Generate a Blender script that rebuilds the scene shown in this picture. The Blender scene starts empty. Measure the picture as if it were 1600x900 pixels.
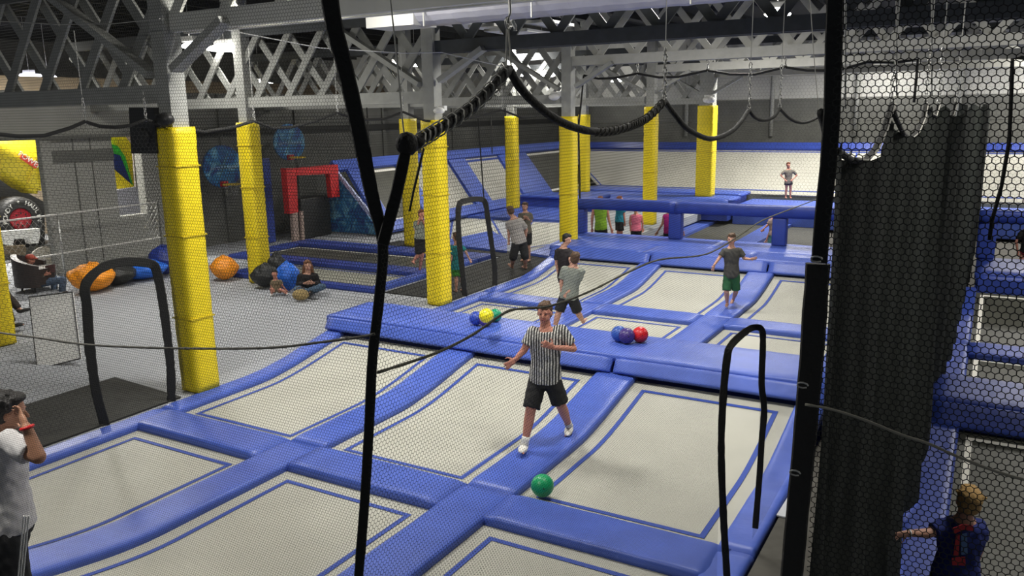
import bpy, bmesh, math, random
import numpy as np
from mathutils import Vector, Matrix, noise

random.seed(7); np.random.seed(7)
R = math.radians
C = bpy.context.scene.collection
S = bpy.context.scene

# ------------------------------------------------------------------ camera
CAMH = 3.6
F = 1283.5
CR = Vector((0.86521578, 0.50111579, -0.01687073))
CU = Vector((-0.09001419, 0.18834123, 0.97796985))
CW = Vector((-0.49325359, 0.84463634, -0.20806334))
CO = Vector((0, 0, CAMH))
cam = bpy.data.cameras.new('camera'); camo = bpy.data.objects.new('camera', cam); C.objects.link(camo)
m = Matrix.Identity(4)
for i in range(3):
    m[i][0] = CR[i]; m[i][1] = CU[i]; m[i][2] = -CW[i]; m[i][3] = CO[i]
camo.matrix_world = m
cam.sensor_width = 36; cam.lens = F / 1600 * 36; cam.clip_start = 0.05; cam.clip_end = 300
S.camera = camo
# ------------------------------------------------------------------ view, world
S.view_settings.view_transform = 'Standard'; S.view_settings.look = 'None'
S.view_settings.exposure = 0.25; S.view_settings.gamma = 1; S.view_settings.use_curve_mapping = False
w = bpy.data.worlds.new('world'); S.world = w; w.use_nodes = True
w.node_tree.nodes['Background'].inputs[0].default_value = (0.8, 0.88, 1, 1)
w.node_tree.nodes['Background'].inputs[1].default_value = 0.10
# ------------------------------------------------------------------ large lamps of the hall (below the roof), plus added fill at the back wall
def area(x, y, z, sx, sy, power, col=(1, .97, .9)):
    l = bpy.data.lights.new('hall_and_fill_light', 'AREA'); l.shape = 'RECTANGLE'; l.size = sx; l.size_y = sy
    l.energy = power; l.color = col
    o = bpy.data.objects.new('hall_and_fill_light', l); C.objects.link(o); o.location = (x, y, z)
for (x, y, p) in ((-5.5, 1.5, 210), (-2.5, 7.5, 230), (-7.0, 8.0, 230), (-5.0, 14.0, 300), (-5.5, 21.0, 300), (-6.0, 31.0, 650),
                  (-13.5, 10.0, 200), (-14.5, 15.5, 60), (-13.5, 24.0, 420), (1.6, 6.5, 130), (2.0, 15.0, 260), (2.0, 29.0, 420), (2.5, 36.2, 330), (-4.0, 36.2, 150),  # the two close to the back wall are added to brighten its siding
                  (-22.5, 12.5, 900)):
    area(x, y, 5.7, .9, .9, p)

# ------------------------------------------------------------------ pixel rays of the photograph (1600 x 900)
def ray(x, y): return CW + CR * ((x - 800) / F) - CU * ((y - 450) / F)
def PZ(x, y, z=0.0):
    d = ray(x, y); return CO + d * ((z - CAMH) / d.z)
def PY(x, y, Y):
    d = ray(x, y); return CO + d * (Y / d.y)
def PX(x, y, X):
    d = ray(x, y); return CO + d * (X / d.x)
def PP(x, y, P, N):
    d = ray(x, y); return CO + d * ((Vector(P) - CO).dot(Vector(N)) / d.dot(Vector(N)))
FWD = Vector((CW.x, CW.y, 0)).normalized()
def PD(x, y, P, off=0.0):       # on the upright plane through P facing the camera, off metres nearer
    return PP(x, y, Vector(P) - FWD * off, FWD)

# ------------------------------------------------------------------ materials
def mat(name, col, rough=.6, metal=0, bump=0, bscale=20, var=0, vscale=4, emit=None, spec=None, coat=0, stretch=None):
    M = bpy.data.materials.new(name); M.use_nodes = True
    nt = M.node_tree; N = nt.nodes; L = nt.links; b = N['Principled BSDF']
    b.inputs['Base Color'].default_value = (*col, 1); b.inputs['Roughness'].default_value = rough
    b.inputs['Metallic'].default_value = metal
    if spec is not None: b.inputs['Specular IOR Level'].default_value = spec
    if coat: b.inputs['Coat Weight'].default_value = coat; b.inputs['Coat Roughness'].default_value = .25
    tc = N.new('ShaderNodeTexCoord'); mp = N.new('ShaderNodeMapping'); L.new(tc.outputs['Object'], mp.inputs[0])
    if stretch: mp.inputs['Scale'].default_value = stretch
    if var:
        n = N.new('ShaderNodeTexNoise'); n.inputs['Scale'].default_value = vscale; n.inputs['Detail'].default_value = 4
        L.new(mp.outputs[0], n.inputs['Vector'])
        r = N.new('ShaderNodeValToRGB')
        r.color_ramp.elements[0].position = .3; r.color_ramp.elements[1].position = .7
        r.color_ramp.elements[0].color = (*[c * (1 - var) for c in col], 1)
        r.color_ramp.elements[1].color = (*[min(1, c * (1 + var)) for c in col], 1)
        L.new(n.outputs[0], r.inputs[0]); L.new(r.outputs[0], b.inputs['Base Color'])
    if bump:
        n2 = N.new('ShaderNodeTexNoise'); n2.inputs['Scale'].default_value = bscale; n2.inputs['Detail'].default_value = 3
        L.new(mp.outputs[0], n2.inputs['Vector'])
        bp = N.new('ShaderNodeBump'); bp.inputs['Strength'].default_value = bump; bp.inputs['Distance'].default_value = .02
        L.new(n2.outputs[0], bp.inputs['Height']); L.new(bp.outputs[0], b.inputs['Normal'])
    if emit:
        b.inputs['Emission Color'].default_value = (*emit[0], 1); b.inputs['Emission Strength'].default_value = emit[1]
    return M
BLUE = mat('blue_vinyl', (.070, .125, .50), .42, bump=.35, bscale=5, var=.10, vscale=3, spec=.45)
BLUE_DK = mat('deep_blue_vinyl', (.030, .058, .30), .45, bump=.35, bscale=6, var=.12, spec=.4)
BLUE_LN = mat('blue_border_line', (.035, .075, .36), .7)
YEL = mat('yellow_vinyl', (.80, .62, .010), .5, bump=.5, bscale=6, var=.05, stretch=(1, 1, 2.2))
BED = mat('grey_jump_mat', (.44, .435, .375), .62, bump=.08, bscale=300, var=.07, vscale=1.3)
BEDB = mat('black_jump_mat', (.062, .062, .048), .55, bump=.1, bscale=200, var=.2, vscale=1.5)
BEDWALL = mat('grey_wall_jump_mat', (.46, .45, .39), .6, bump=.06, bscale=200, var=.06, vscale=1)
WHITE_LN = mat('white_border_line', (.82, .80, .72), .7)
CARPET = mat('grey_carpet', (.37, .385, .41), .95, bump=.3, bscale=120, var=.10, vscale=60)
DARKMAT = mat('black_floor_mat', (.020, .020, .017), .85, bump=.2, bscale=60, var=.3, vscale=10)
CONC = mat('dark_concrete', (.085, .08, .068), .8, var=.2, vscale=5)
TIMBER = mat('grey_painted_timber', (.30, .305, .285), .75, bump=.15, bscale=30, var=.10, vscale=6)
TIMBER2 = mat('pale_grey_timber', (.42, .42, .39), .75, bump=.15, bscale=30, var=.08, vscale=6)
LATT = mat('shaded_lattice_timber', (.24, .245, .23), .8, var=.12, vscale=6)  # timber grey darkened, so the dimness of the upper lattice is in the colour
TIMBER_DK = mat('dark_and_shaded_timber', (.060, .066, .070), .8, var=.15, vscale=6)  # own colour of the dark beam; painted shade on the top chords
WALL_G = mat('grey_block_wall', (.30, .30, .275), .85, bump=.1, bscale=30, var=.07, vscale=2)
WALL_D = mat('dark_grey_wall', (.125, .126, .115), .85, var=.12, vscale=2)
WALL_L = mat('pale_siding', (.46, .46, .43), .8, var=.06, vscale=2)
ROOF = mat('black_roof_boards', (.012, .013, .013), .9, var=.3, vscale=6)
BLK = mat('black_webbing', (.010, .010, .009), .8, bump=.4, bscale=60)
NETM = mat('black_netting', (.011, .012, .011), .85)
NETF = mat('black_net_folds', (.024, .027, .024), .95, bump=.4, bscale=90, var=.3, vscale=18, stretch=(1, 1, .6), spec=.1)
STEEL = mat('galvanised_steel', (.55, .55, .53), .35, metal=.8)
CHAINM = mat('bright_chain', (.42, .42, .40), .4, metal=.6)
CORD = mat('grey_cord', (.11, .105, .09), .9, bump=.5, bscale=80)
CORD_L = mat('pale_cord', (.40, .39, .35), .8)
DUCT = mat('spiral_duct_metal', (.34, .34, .39), .45, metal=.35, var=.08)
PLASW = mat('white_plastic', (.7, .7, .68), .4)
BLKPL = mat('black_plastic', (.012, .012, .012), .5)
RED = mat('red_vinyl', (.55, .012, .015), .45, bump=.3, bscale=8, var=.12)
LAMP = mat('lamp_glow', (1, 1, 1), .5, emit=((1, .97, .9), 30))
LAMPC = mat('lamp_glow_cool', (1, 1, 1), .5, emit=((.82, .82, 1), 16))
BOARD = mat('pale_board', (.86, .85, .82), .8, bump=.1, var=.05)
ORANGE = mat('orange_beanbag', (.85, .30, .012), .5, bump=.8, bscale=12, var=.12)
BEANBK = mat('black_beanbag', (.012, .013, .013), .55, bump=.8, bscale=12)
BEANBL = mat('blue_beanbag', (.015, .13, .62), .5, bump=.8, bscale=12, var=.15)
BEANNV = mat('navy_beanbag', (.012, .030, .20), .5, bump=.8, bscale=12, var=.15)
TYRE = mat('black_tyre_vinyl', (.018, .018, .018), .6, bump=.4, bscale=9)
LETW = mat('white_lettering', (.75, .75, .72), .6)

def galaxy(name):
    M = bpy.data.materials.new(name); M.use_nodes = True; N = M.node_tree.nodes; L = M.node_tree.links
    b = N['Principled BSDF']; b.inputs['Roughness'].default_value = .5
    tc = N.new('ShaderNodeTexCoord'); n = N.new('ShaderNodeTexNoise'); n.inputs['Scale'].default_value = 2.6; n.inputs['Detail'].default_value = 8
    n.inputs['Distortion'].default_value = 1.0
    L.new(tc.outputs['Object'], n.inputs[0]); r = N.new('ShaderNodeValToRGB'); cr = r.color_ramp
    cr.elements[0].position = .35; cr.elements[0].color = (.012, .035, .22, 1)
    cr.elements[1].position = .75; cr.elements[1].color = (.30, .60, .72, 1)
    e = cr.elements.new(.52); e.color = (.02, .17, .38, 1)
    L.new(n.outputs[0], r.inputs[0]); L.new(r.outputs[0], b.inputs['Base Color']); return M
GALAXY = galaxy('galaxy_print')

# ------------------------------------------------------------------ object helpers
def tag(o, label=None, cat=None, group=None, kind=None):
    if label: o['label'] = label
    if cat: o['category'] = cat
    if group: o['group'] = group
    if kind: o['kind'] = kind
    return o
def link(name, me, M, parent=None, smooth=False):
    o = bpy.data.objects.new(name, me); C.objects.link(o)
    if M is not None and not me.materials: me.materials.append(M)
    if smooth: me.polygons.foreach_set('use_smooth', [True] * len(me.polygons))
    if parent is not None:
        o.parent = parent; o.matrix_parent_inverse = Matrix.Translation(-Vector(parent.location))
    return o
def mk(name, bm, M, parent=None, smooth=False, fix=True):
    if fix: bmesh.ops.recalc_face_normals(bm, faces=bm.faces)
    me = bpy.data.meshes.new(name); bm.to_mesh(me); bm.free()
    return link(name, me, M, parent, smooth)
def thing(name, label, cat, loc=(0, 0, 0), group=None):
    o = bpy.data.objects.new(name, None); C.objects.link(o); o.location = loc; o.empty_display_size = .1
    return tag(o, label, cat, group)
def B(): return bmesh.new()
def box(bm, a, b):
    x0, y0, z0 = a; x1, y1, z1 = b
    v = [bm.verts.new(p) for p in ((x0, y0, z0), (x1, y0, z0), (x1, y1, z0), (x0, y1, z0), (x0, y0, z1), (x1, y0, z1), (x1, y1, z1), (x0, y1, z1))]
    for f in ((0, 3, 2, 1), (4, 5, 6, 7), (0, 1, 5, 4), (1, 2, 6, 5), (2, 3, 7, 6), (3, 0, 4, 7)): bm.faces.new([v[i] for i in f])
def bbox(bm, a, b, r=.02):           # bevelled box
    t = bmesh.new(); box(t, a, b)
    bmesh.ops.bevel(t, geom=list(t.edges), offset=r, segments=2, affect='EDGES', profile=.6)
    me = bpy.data.meshes.new('t'); t.to_mesh(me); t.free(); bm.from_mesh(me); bpy.data.meshes.remove(me)
def bar(bm, p, q, w_, h_, up=(0, 0, 1)):   # squared bar from p to q
    p = Vector(p); q = Vector(q); d = (q - p).normalized(); up = Vector(up)
    if abs(d.dot(up)) > .98: up = Vector((0, 1, 0))
    s = d.cross(up).normalized(); u = s.cross(d)
    v = []
    for c in (p, q):
        for (i, j) in ((-1, -1), (1, -1), (1, 1), (-1, 1)): v.append(bm.verts.new(c + s * w_ / 2 * i + u * h_ / 2 * j))
    for f in ((0, 1, 2, 3), (7, 6, 5, 4), (0, 4, 5, 1), (1, 5, 6, 2), (2, 6, 7, 3), (3, 7, 4, 0)): bm.faces.new([v[i] for i in f])
def frame_of(d):
    d = d.normalized(); a = Vector((0, 0, 1)) if abs(d.z) < .9 else Vector((1, 0, 0))
    s = d.cross(a).normalized(); return s, s.cross(d).normalized()
def tube(bm, pts, r, seg=6, radii=None):
    pts = [Vector(p) for p in pts]; rings = []
    for i, p in enumerate(pts):
        d = pts[min(i + 1, len(pts) - 1)] - pts[max(i - 1, 0)]
        s, u = frame_of(d); rr = radii[i] if radii else r
        rings.append([bm.verts.new(p + (s * math.cos(2 * math.pi * k / seg) + u * math.sin(2 * math.pi * k / seg)) * rr) for k in range(seg)])
    for a, b in zip(rings, rings[1:]):
        for k in range(seg): bm.faces.new((a[k], a[(k + 1) % seg], b[(k + 1) % seg], b[k]))
    bm.faces.new(rings[0][::-1]); bm.faces.new(rings[-1])
def capsule(bm, p, q, r0, r1, seg=12, flat0=False, flat1=False):
    p = Vector(p); q = Vector(q); d = q - p; L = max(d.length, 1e-4); d = d / L; s, u = frame_of(d)
    prof = []
    if flat0: prof.append((0, r0))
    else: prof += [(-r0 * math.cos(a), r0 * math.sin(a)) for a in (R(12), R(45), R(72))] + [(0, r0)]
    prof.append((L / 2, (r0 + r1) / 2))
    if flat1: prof.append((L, r1))
    else: prof += [(L, r1)] + [(L + r1 * math.cos(a), r1 * math.sin(a)) for a in (R(72), R(45), R(12))]
    rings = [[bm.verts.new(p + d * t + (s * math.cos(2 * math.pi * k / seg) + u * math.sin(2 * math.pi * k / seg)) * rr) for k in range(seg)] for t, rr in prof]
    for a, b in zip(rings, rings[1:]):
        for k in range(seg): bm.faces.new((a[k], a[(k + 1) % seg], b[(k + 1) % seg], b[k]))
    bm.faces.new(rings[0][::-1]); bm.faces.new(rings[-1])
def ell(bm, c, rad, ax=None, sub=2, cut=None):
    t = bmesh.new(); bmesh.ops.create_icosphere(t, subdivisions=sub, radius=1)
    X, Y, Z = ax if ax else (Vector((1, 0, 0)), Vector((0, 1, 0)), Vector((0, 0, 1)))
    for v in t.verts:
        k = v.co; v.co = Vector(c) + X * (k.x * rad[0]) + Y * (k.y * rad[1]) + Z * (k.z * rad[2])
    me = bpy.data.meshes.new('t'); t.to_mesh(me); t.free(); bm.from_mesh(me); bpy.data.meshes.remove(me)
def loft(bm, rings):     # rings: (centre, X axis, Y axis, rx, ry)
    seg = 16; rr = []
    for c, X, Y, rx, ry in rings:
        rr.append([bm.verts.new(c + X * rx * math.cos(2 * math.pi * k / seg) + Y * ry * math.sin(2 * math.pi * k / seg)) for k in range(seg)])
    for a, b in zip(rr, rr[1:]):
        for k in range(seg): bm.faces.new((a[k], a[(k + 1) % seg], b[(k + 1) % seg], b[k]))
    bm.faces.new(rr[0][::-1]); bm.faces.new(rr[-1])
def poly(bm, pts, z0, z1):
    n = len(pts); a = [bm.verts.new((p[0], p[1], z0)) for p in pts]; b = [bm.verts.new((p[0], p[1], z1)) for p in pts]
    bm.faces.new(b); bm.faces.new(a[::-1])
    for i in range(n): bm.faces.new((a[i], a[(i + 1) % n], b[(i + 1) % n], b[i]))
def polyP(bm, pts, th):     # planar polygon in space with thickness th along its normal
    pts = [Vector(p) for p in pts]; n = (pts[1] - pts[0]).cross(pts[2] - pts[0]).normalized()
    if n.dot(CO - pts[0]) < 0: n = -n
    a = [bm.verts.new(p) for p in pts]; b = [bm.verts.new(p - n * th) for p in pts]; k = len(pts)
    bm.faces.new(a); bm.faces.new(b[::-1])
    for i in range(k): bm.faces.new((a[i], a[(i + 1) % k], b[(i + 1) % k], b[i]))
def remeshed(name, bm, M, vox, parent=None, smooth=2):
    o = mk(name, bm, M, None)
    md = o.modifiers.new('r', 'REMESH'); md.mode = 'VOXEL'; md.voxel_size = vox; md.use_smooth_shade = True
    if smooth:
        s = o.modifiers.new('s', 'SMOOTH'); s.iterations = smooth; s.factor = .5
    dg = bpy.context.evaluated_depsgraph_get(); me = bpy.data.meshes.new_from_object(o.evaluated_get(dg))
    old = o.data; o.modifiers.clear(); o.data = me; bpy.data.meshes.remove(old); me.name = name
    if not me.materials: me.materials.append(M)
    me.polygons.foreach_set('use_smooth', [True] * len(me.polygons))
    if parent is not None:
        o.parent = parent; o.matrix_parent_inverse = Matrix.Translation(-Vector(parent.location))
    return o

# ================================================================== THE SETTING
def struct(name, bm, M, parent=None):
    o = mk(name, bm, M, parent)
    if parent is None: o['kind'] = 'structure'
    return o
b = B(); poly(b, [(-34, 2), (-9.0, 2), (-9.0, 19.6), (-9.0, 40), (-34, 40)], -.3, -.02); struct('floor', b, CARPET)
b = B(); poly(b, [(-9.0, -1), (4.5, -1), (4.5, 40), (-9.0, 40)], -1.3, -1.0); struct('floor_under_courts', b, CONC)
b = B(); poly(b, [(-1.40, 1.2), (-.44, 1.2), (-.44, 33), (-1.40, 33)], -.3, -.04); struct('floor_aisle', b, CONC)
b = B(); poly(b, [(-10.6, 3.4), (-9.03, 3.4), (-9.03, 6.72), (-10.6, 6.84)], -.015, .006)
tag(mk('floor_mat', b, DARKMAT), 'black rubber floor mat by the left doorway of the net, beside the front court', 'mat')
b = B(); poly(b, [(-10.72, 13.1), (-9.03, 13.1), (-9.03, 18.35), (-10.72, 18.35)], -.015, .004)
poly(b, [(-14.9, 17.85), (-10.72, 17.85), (-10.72, 18.6), (-14.9, 19.0)], -.015, .004)
tag(mk('floor_mat', b, DARKMAT), 'black rubber matting behind the second yellow column, where the two children stand', 'mat')
b = B(); poly(b, [PZ(1213, 806, -.03)[:2], PZ(1247, 752, -.03)[:2], PZ(1262, 752, -.03)[:2], PZ(1240, 812, -.03)[:2]], -.035, -.02)
tag(mk('aisle_floor_patch', b, mat('pale_floor_patch', (.55, .57, .6), .7)), 'pale grey patch on the dark aisle floor beside the curtain', 'sheet')  # flat patch, paler than the floor around it

b = B(); box(b, (-36, -2, 7.0), (6, 60, 7.2)); ceil = struct('ceiling', b, ROOF)
for k in range(26):
    t = B(); x = -34 + k * 1.5; box(t, (x, 0, 6.78), (x + .09, 44, 7.0)); mk('roof_joist', t, ROOF, ceil)
# far wall with siding boards
b = B(); box(b, (-36, 38.2, -.3), (6, 38.5, 7)); fw = struct('wall_back', b, WALL_L)
for k in range(7):
    t = B(); z = .1 + k * .98; box(t, (-36, 38.14, z), (6, 38.2, z + .955)); mk('siding_board', t, WALL_L if z > 3.9 else WALL_D, fw)
for x in (-14.5, -12.6, -8.7, -5.2, -1.4):
    t = B(); tube(t, [(x, 38.0, 2.4), (x, 38.0, 6.8)], .09, 8); o = mk('drain_pipe', t, TIMBER, fw, True)
b = B(); box(b, (5.2, -1, -.3), (5.4, 40, 7)); struct('wall_right', b, WALL_L)
b = B(); box(b, (-36, 1, -.3), (-35.8, 40, 7)); struct('wall_left_far', b, WALL_D)
# left wall between hall and arcade: piers, header, openings
b = B(); X0 = -19.7
box(b, (X0, 11.44, 0), (X0 + .3, 13.2, 3.2)); box(b, (X0, 14.02, 0), (X0 + .3, 14.7, 3.2)); box(b, (X0, 13.2, 0), (X0 + .3, 14.02, 1.15))
box(b, (X0, 5, 3.2), (X0 + .3, 14.7, 4.3)); wl = struct('wall_left', b, WALL_G)
t = B(); box(t, (X0 + .3, 11.44, 2.62), (X0 + .34, 13.2, 2.9)); mk('dark_band', t, WALL_D, wl)
t = B(); box(t, (X0 + .3, 11.3, 0), (X0 + .42, 11.55, 3.2)); mk('corner_post', t, WALL_G, wl)
for y in (12.15, 12.6):
    t = B(); box(t, (X0 + .3, y, 0), (X0 + .325, y + .02, 3.2)); mk('wall_joint', t, WALL_D, wl)
t = B(); box(t, (X0 + .3, 7.5, 3.18), (X0 + .5, 14.7, 3.26)); mk('header_trim', t, WALL_D, wl)
b = B(); box(b, (X0, 14.7, -.1), (X0 + .3, 38.2, 4.3)); wb = struct('wall_left_back', b, WALL_D)
for y in (16.6, 19.6, 24, 28.5, 33):
    t = B(); box(t, (X0 + .3, y, 0), (X0 + .36, y + .12, 4.3)); mk('wall_batten', t, WALL_D, wb)
t = B(); box(t, (X0 + .3, 14.7, 3.1), (X0 + .4, 38, 3.3)); mk('wall_rail', t, BLK, wb)
b = B(); box(b, (-26.9, 2, 0), (-26.6, 34, 5)); wa = struct('wall_arcade', b, mat('arcade_wall', (.30, .24, .17), .8, var=.3, vscale=1))
# pale ceiling boards under the roof
for i, q in enumerate(((722, 40), (765, 44), (790, 50), (848, 38), (815, 52))):
    p = PY(*q, 13.5); t = B(); box(t, (p.x - .28, 13.2, p.z), (p.x + .28, 14.2, p.z + .05))
    tag(mk('roof_panel', t, PLASW), 'white roof panel above the dark beam, %s of five along the duct' % ('first from the left', 'second from the left', 'third from the left', 'last to the right', 'fourth from the left')[i], 'panel', 'white panels under the roof')

# ================================================================== COLUMNS AND TRUSSES
colname = {(-14, 1): 'at the left edge of the picture', (-9.1, 1): 'nearest of all, beside the front court', (-14, 2): 'behind the orange beanbag, left of the seated woman',
           (-9.1, 2): 'at the corner of the front court by the dodgeballs', (-14, 3): 'slim in the distance behind the black strap', (-9.1, 3): 'where the padded barrier starts',
           (-14, 4): 'slim, before the slanted trampoline wall', (-9.1, 4): 'rising behind the children at the barrier', (-14, 5): 'just right of the barrier column, far back',
           (-9.1, 5): 'on the far raised platform, broadest of the back columns'}
for xi in (-14, -9.1):
    for k in range(1, 6):
        y = 7.1 + 5.68 * (k - 1); zb = 0 if k < 4 else .5
        if (xi, k) == (-9.1, 4): zb = .15
        if (xi, k) == (-14, 4): zb = .45
        s = .18; top = 3.5
        if (xi, k) == (-9.1, 5): s = .30; top = 3.75
        if (xi, k) == (-9.1, 4): top = 3.72
        root = thing('padded_column', 'timber column in a yellow vinyl pad, ' + colname[(xi, k)], 'column', (xi, y, zb))
        p = s - .055; t = B(); box(t, (xi - p, y - p, zb), (xi + p, y + p, 6.99)); mk('post', t, TIMBER, root)
        # pad as wrinkled wrap
        t = B(); n = 40; rings = []
        for j in range(n + 1):
            z = zb + (top - zb) * j / n; ring = []
            for c in range(16):
                a = c / 16 * 4; side = int(a); f = a - side; q = [(-1, -1), (1, -1), (1, 1), (-1, 1), (-1, -1)]
                u = Vector(q[side]) * (1 - f) + Vector(q[side + 1]) * f
                if u.length > 1.3: u = u * (.95)
                nz = noise.noise(Vector((u.x * 2 + xi, u.y * 2 + y, z * 4))) * .007 + noise.noise(Vector((u.x + xi, u.y, z * 11 + u.x * 5))) * .004
                ring.append(t.verts.new((xi + u.x * (s + nz), y + u.y * (s + nz), z)))
            rings.append(ring)
        for r0, r1 in zip(rings, rings[1:]):
            for c in range(16): t.faces.new((r0[c], r0[(c + 1) % 16], r1[(c + 1) % 16], r1[c]))
        t.faces.new(rings[0][::-1]); t.faces.new(rings[-1]); mk('yellow_pad', t, YEL, root, True)
        for zz in ((1.0, 2.1, 3.0) if k < 3 else (1.6,)):
            t = B(); box(t, (xi - s - .012, y - s - .012, zb + zz), (xi + s + .012, y + s + .012, zb + zz + .018)); mk('pad_seam', t, mat('yellow_seam', (.55, .42, .01), .6), root)

rows = {1: 7.1, 2: 12.78, 3: 18.46, 4: 24.14, 5: 29.82}
def truss(label, y, xa, xb, z0, H_, M, seedk, y_off=0, step=.90):
    root = thing('timber_truss', label, 'truss', ((xa + xb) / 2, y, z0))
    def bm_bar(n, p, q, w_=.09, h_=.22):
        t = B(); bar(t, p, q, w_, h_); mk(n, t, M, root)
    bm_bar('bottom_chord', (xa, y, z0), (xb, y, z0)); bm_bar('bottom_chord', (xa, y + .2, z0), (xb, y + .2, z0))
    t = B(); bar(t, (xa, y, z0 + H_), (xb, y, z0 + H_), .09, .22); mk('top_chord', t, TIMBER_DK, root)  # top chord coloured dark to stand for the unlit height
    n = int((xb - xa) / step)
    for i in range(-2, n + 1):
        x = xa + i * step; run = H_ * .80
        for s_, yo in ((1, -.0), (-1, .1)):
            p = Vector((x, y + yo, z0 + .02)); q = Vector((x + run, y + yo, z0 + H_))
            if s_ < 0: p, q = Vector((x + run, y + yo, z0 + .02)), Vector((x, y + yo, z0 + H_))
            # clip to span
            def clip(a, b_):
                if a.x < xa: a = a + (b_ - a) * ((xa - a.x) / (b_.x - a.x))
                if a.x > xb: a = a + (b_ - a) * ((xb - a.x) / (b_.x - a.x))
                return a
            if max(p.x, q.x) < xa + .2 or min(p.x, q.x) > xb - .2: continue
            p2, q2 = clip(p, q), clip(q, p)
            if (q2 - p2).length < .35: continue
            t = B(); bar(t, p2, q2, .15, .04, up=(0, 1, 0)); mk('lattice_plank', t, LATT if M is TIMBER else M, root)
    return root
for k, y in rows.items():
    xe = {1: -20, 2: -20, 3: -20, 4: -20, 5: -20}[k]
    truss('grey lattice truss over the carpet and side courts, %s from the camera' % ('nearest', 'second', 'third', 'fourth', 'farthest')[k - 1], y, xe, -9.25, 3.92, 1.45, TIMBER, k)
truss('pale beam with lattice across the top left, nearest over the front court', 7.1, -8.95, 1.5, 4.76, 1.3, mat('pale_painted_timber', (.56, .56, .52), .7, var=.06), 9)
truss('dark beam with dark lattice over the front court, behind the silver duct', 12.78, -9.25, 3.5, 4.80, 1.2, TIMBER_DK, 10)
truss('grey lattice truss right of the barrier column, over the back of the front court', 18.46, -9.25, 3.5, 4.80, 1.2, TIMBER2, 11)
truss('grey lattice truss over the far court, third across the right side', 24.14, -9.25, 3.5, 4.83, 1.1, TIMBER2, 12)
truss('farthest grey lattice truss before the siding wall', 29.82, -9.25, 3.5, 4.83, 1.1, TIMBER2, 13)
# knee braces, one per column side
br = 0
for k, y in rows.items():
    for (xc, pts) in ((-9.1, ((-9.3, 4.15), (-11.3, 5.3))), (-9.1, ((-8.85, 4.2), (-7.9, 4.72)))):
        t = B(); bar(t, (pts[0][0], y - .1, pts[0][1]), (pts[1][0], y - .1, pts[1][1]), .09, .17, up=(0, 1, 0))
        side = 'left' if pts[1][0] < -9.1 else 'right'
        tag(mk('knee_brace', t, TIMBER), 'grey diagonal timber brace rising %s from the %s column of the court row' % (side, ('first', 'second', 'third', 'fourth', 'fifth')[k - 1]), 'brace')

# duct
duct = thing('air_duct', 'silver spiral air duct hanging under the roof at the top of the picture', 'duct', (-4, 10, 5))
t = B(); x0, x1 = -7.25, 3.4; n = 90; rr = []
for i in range(n + 1):
    x = x0 + (x1 - x0) * i / n; rad = .30 + (.008 if i % 3 == 0 else 0)
    rr.append([t.verts.new((x + .06 * math.cos(a), 10 + rad * math.cos(a), 5.13 + rad * math.sin(a))) for a in [2 * math.pi * c / 20 for c in range(20)]])
for a_, b_ in zip(rr, rr[1:]):
    for c in range(20): t.faces.new((a_[c], a_[(c + 1) % 20], b_[(c + 1) % 20], b_[c]))
t.faces.new(rr[0][::-1]); t.faces.new(rr[-1]); mk('duct_pipe', t, DUCT, duct)
t = B(); box(t, (-8.05, 9.72, 4.84), (-7.2, 10.28, 5.4)); mk('duct_box', t, mat('duct_box_metal', (.5, .5, .48), .5, metal=.2), duct)
for x in (-7.0, -5.3, -3.2, -1.0, 1.2):
    t = B(); tube(t, [(x, 9.69, 4.8), (x, 9.69, 6.9)], .012, 5); mk('hanger_wire', t, CHAINM, duct)

# ceiling lamps (fixtures seen between the lattice)
lampspots = [((297, 72), .35, 'left of the nearest yellow column', 'small'), ((350, 76), .85, 'bright oval right of the nearest yellow column', 'long'), ((46, 120), .9, 'long bluish, at the far left', 'cool'),
             ((75, 121), .4, 'short bluish, beside the long one at the far left', 'cool'), ((375, 131), .25, 'small, left of the pair over the second slim column', 'small'), ((405, 132), .75, 'larger of the pair over the second slim column', 'long'),
             ((648, 100), .55, 'bright oval beside the second yellow column', 'long'), ((618, 98), .2, 'tiny, by the black strap', 'small'), ((604, 138), .35, 'low down, left of the second yellow column', 'small'), ((619, 138), .35, 'low down, touching the second yellow column', 'small'),
             ((817, 115), .4, 'small, under the dark beam', 'small'), ((847, 117), .75, 'larger, under the dark beam', 'long'), ((1215, 22), .42, 'glowing through the top lattice at right', 'small'), ((770, 144), .5, 'above the rope apex', 'small'),
             ((1052, 127), .4, 'far, first of two beside the back column', 'small'), ((1064, 127), .3, 'far, second of two beside the back column', 'small'), ((962, 124), .5, 'behind the thin black rope', 'small'), ((867, 145), .4, 'beside the barrier column', 'small')]
for (q, L_, lab, kd) in lampspots:
    p = PZ(*q, 5.05); s_ = max(1.0, p.length / 22); L2 = L_ * s_
    root = thing('ceiling_lamp', 'hanging ceiling lamp, ' + lab, 'lamp', (p.x, p.y, 5.05), 'lit lamps under the roof')
    t = B(); ell(t, (p.x, p.y, 5.05), (L2 / 2, L2 / 3.2, .07 * s_), (CR, FWD, Vector((0, 0, 1))), 2); mk('bulb_cover', t, LAMPC if kd == 'cool' else LAMP, root, True)
    t = B(); bbox(t, (p.x - .2, p.y - .1, 5.05 + .08 * s_), (p.x + .2, p.y + .1, 5.16 + .08 * s_), .02); mk('housing', t, STEEL, root)
    t = B(); tube(t, [(p.x, p.y, 5.2), (p.x, p.y, 6.95)], .01, 4); mk('drop_rod', t, STEEL, root)

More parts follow.
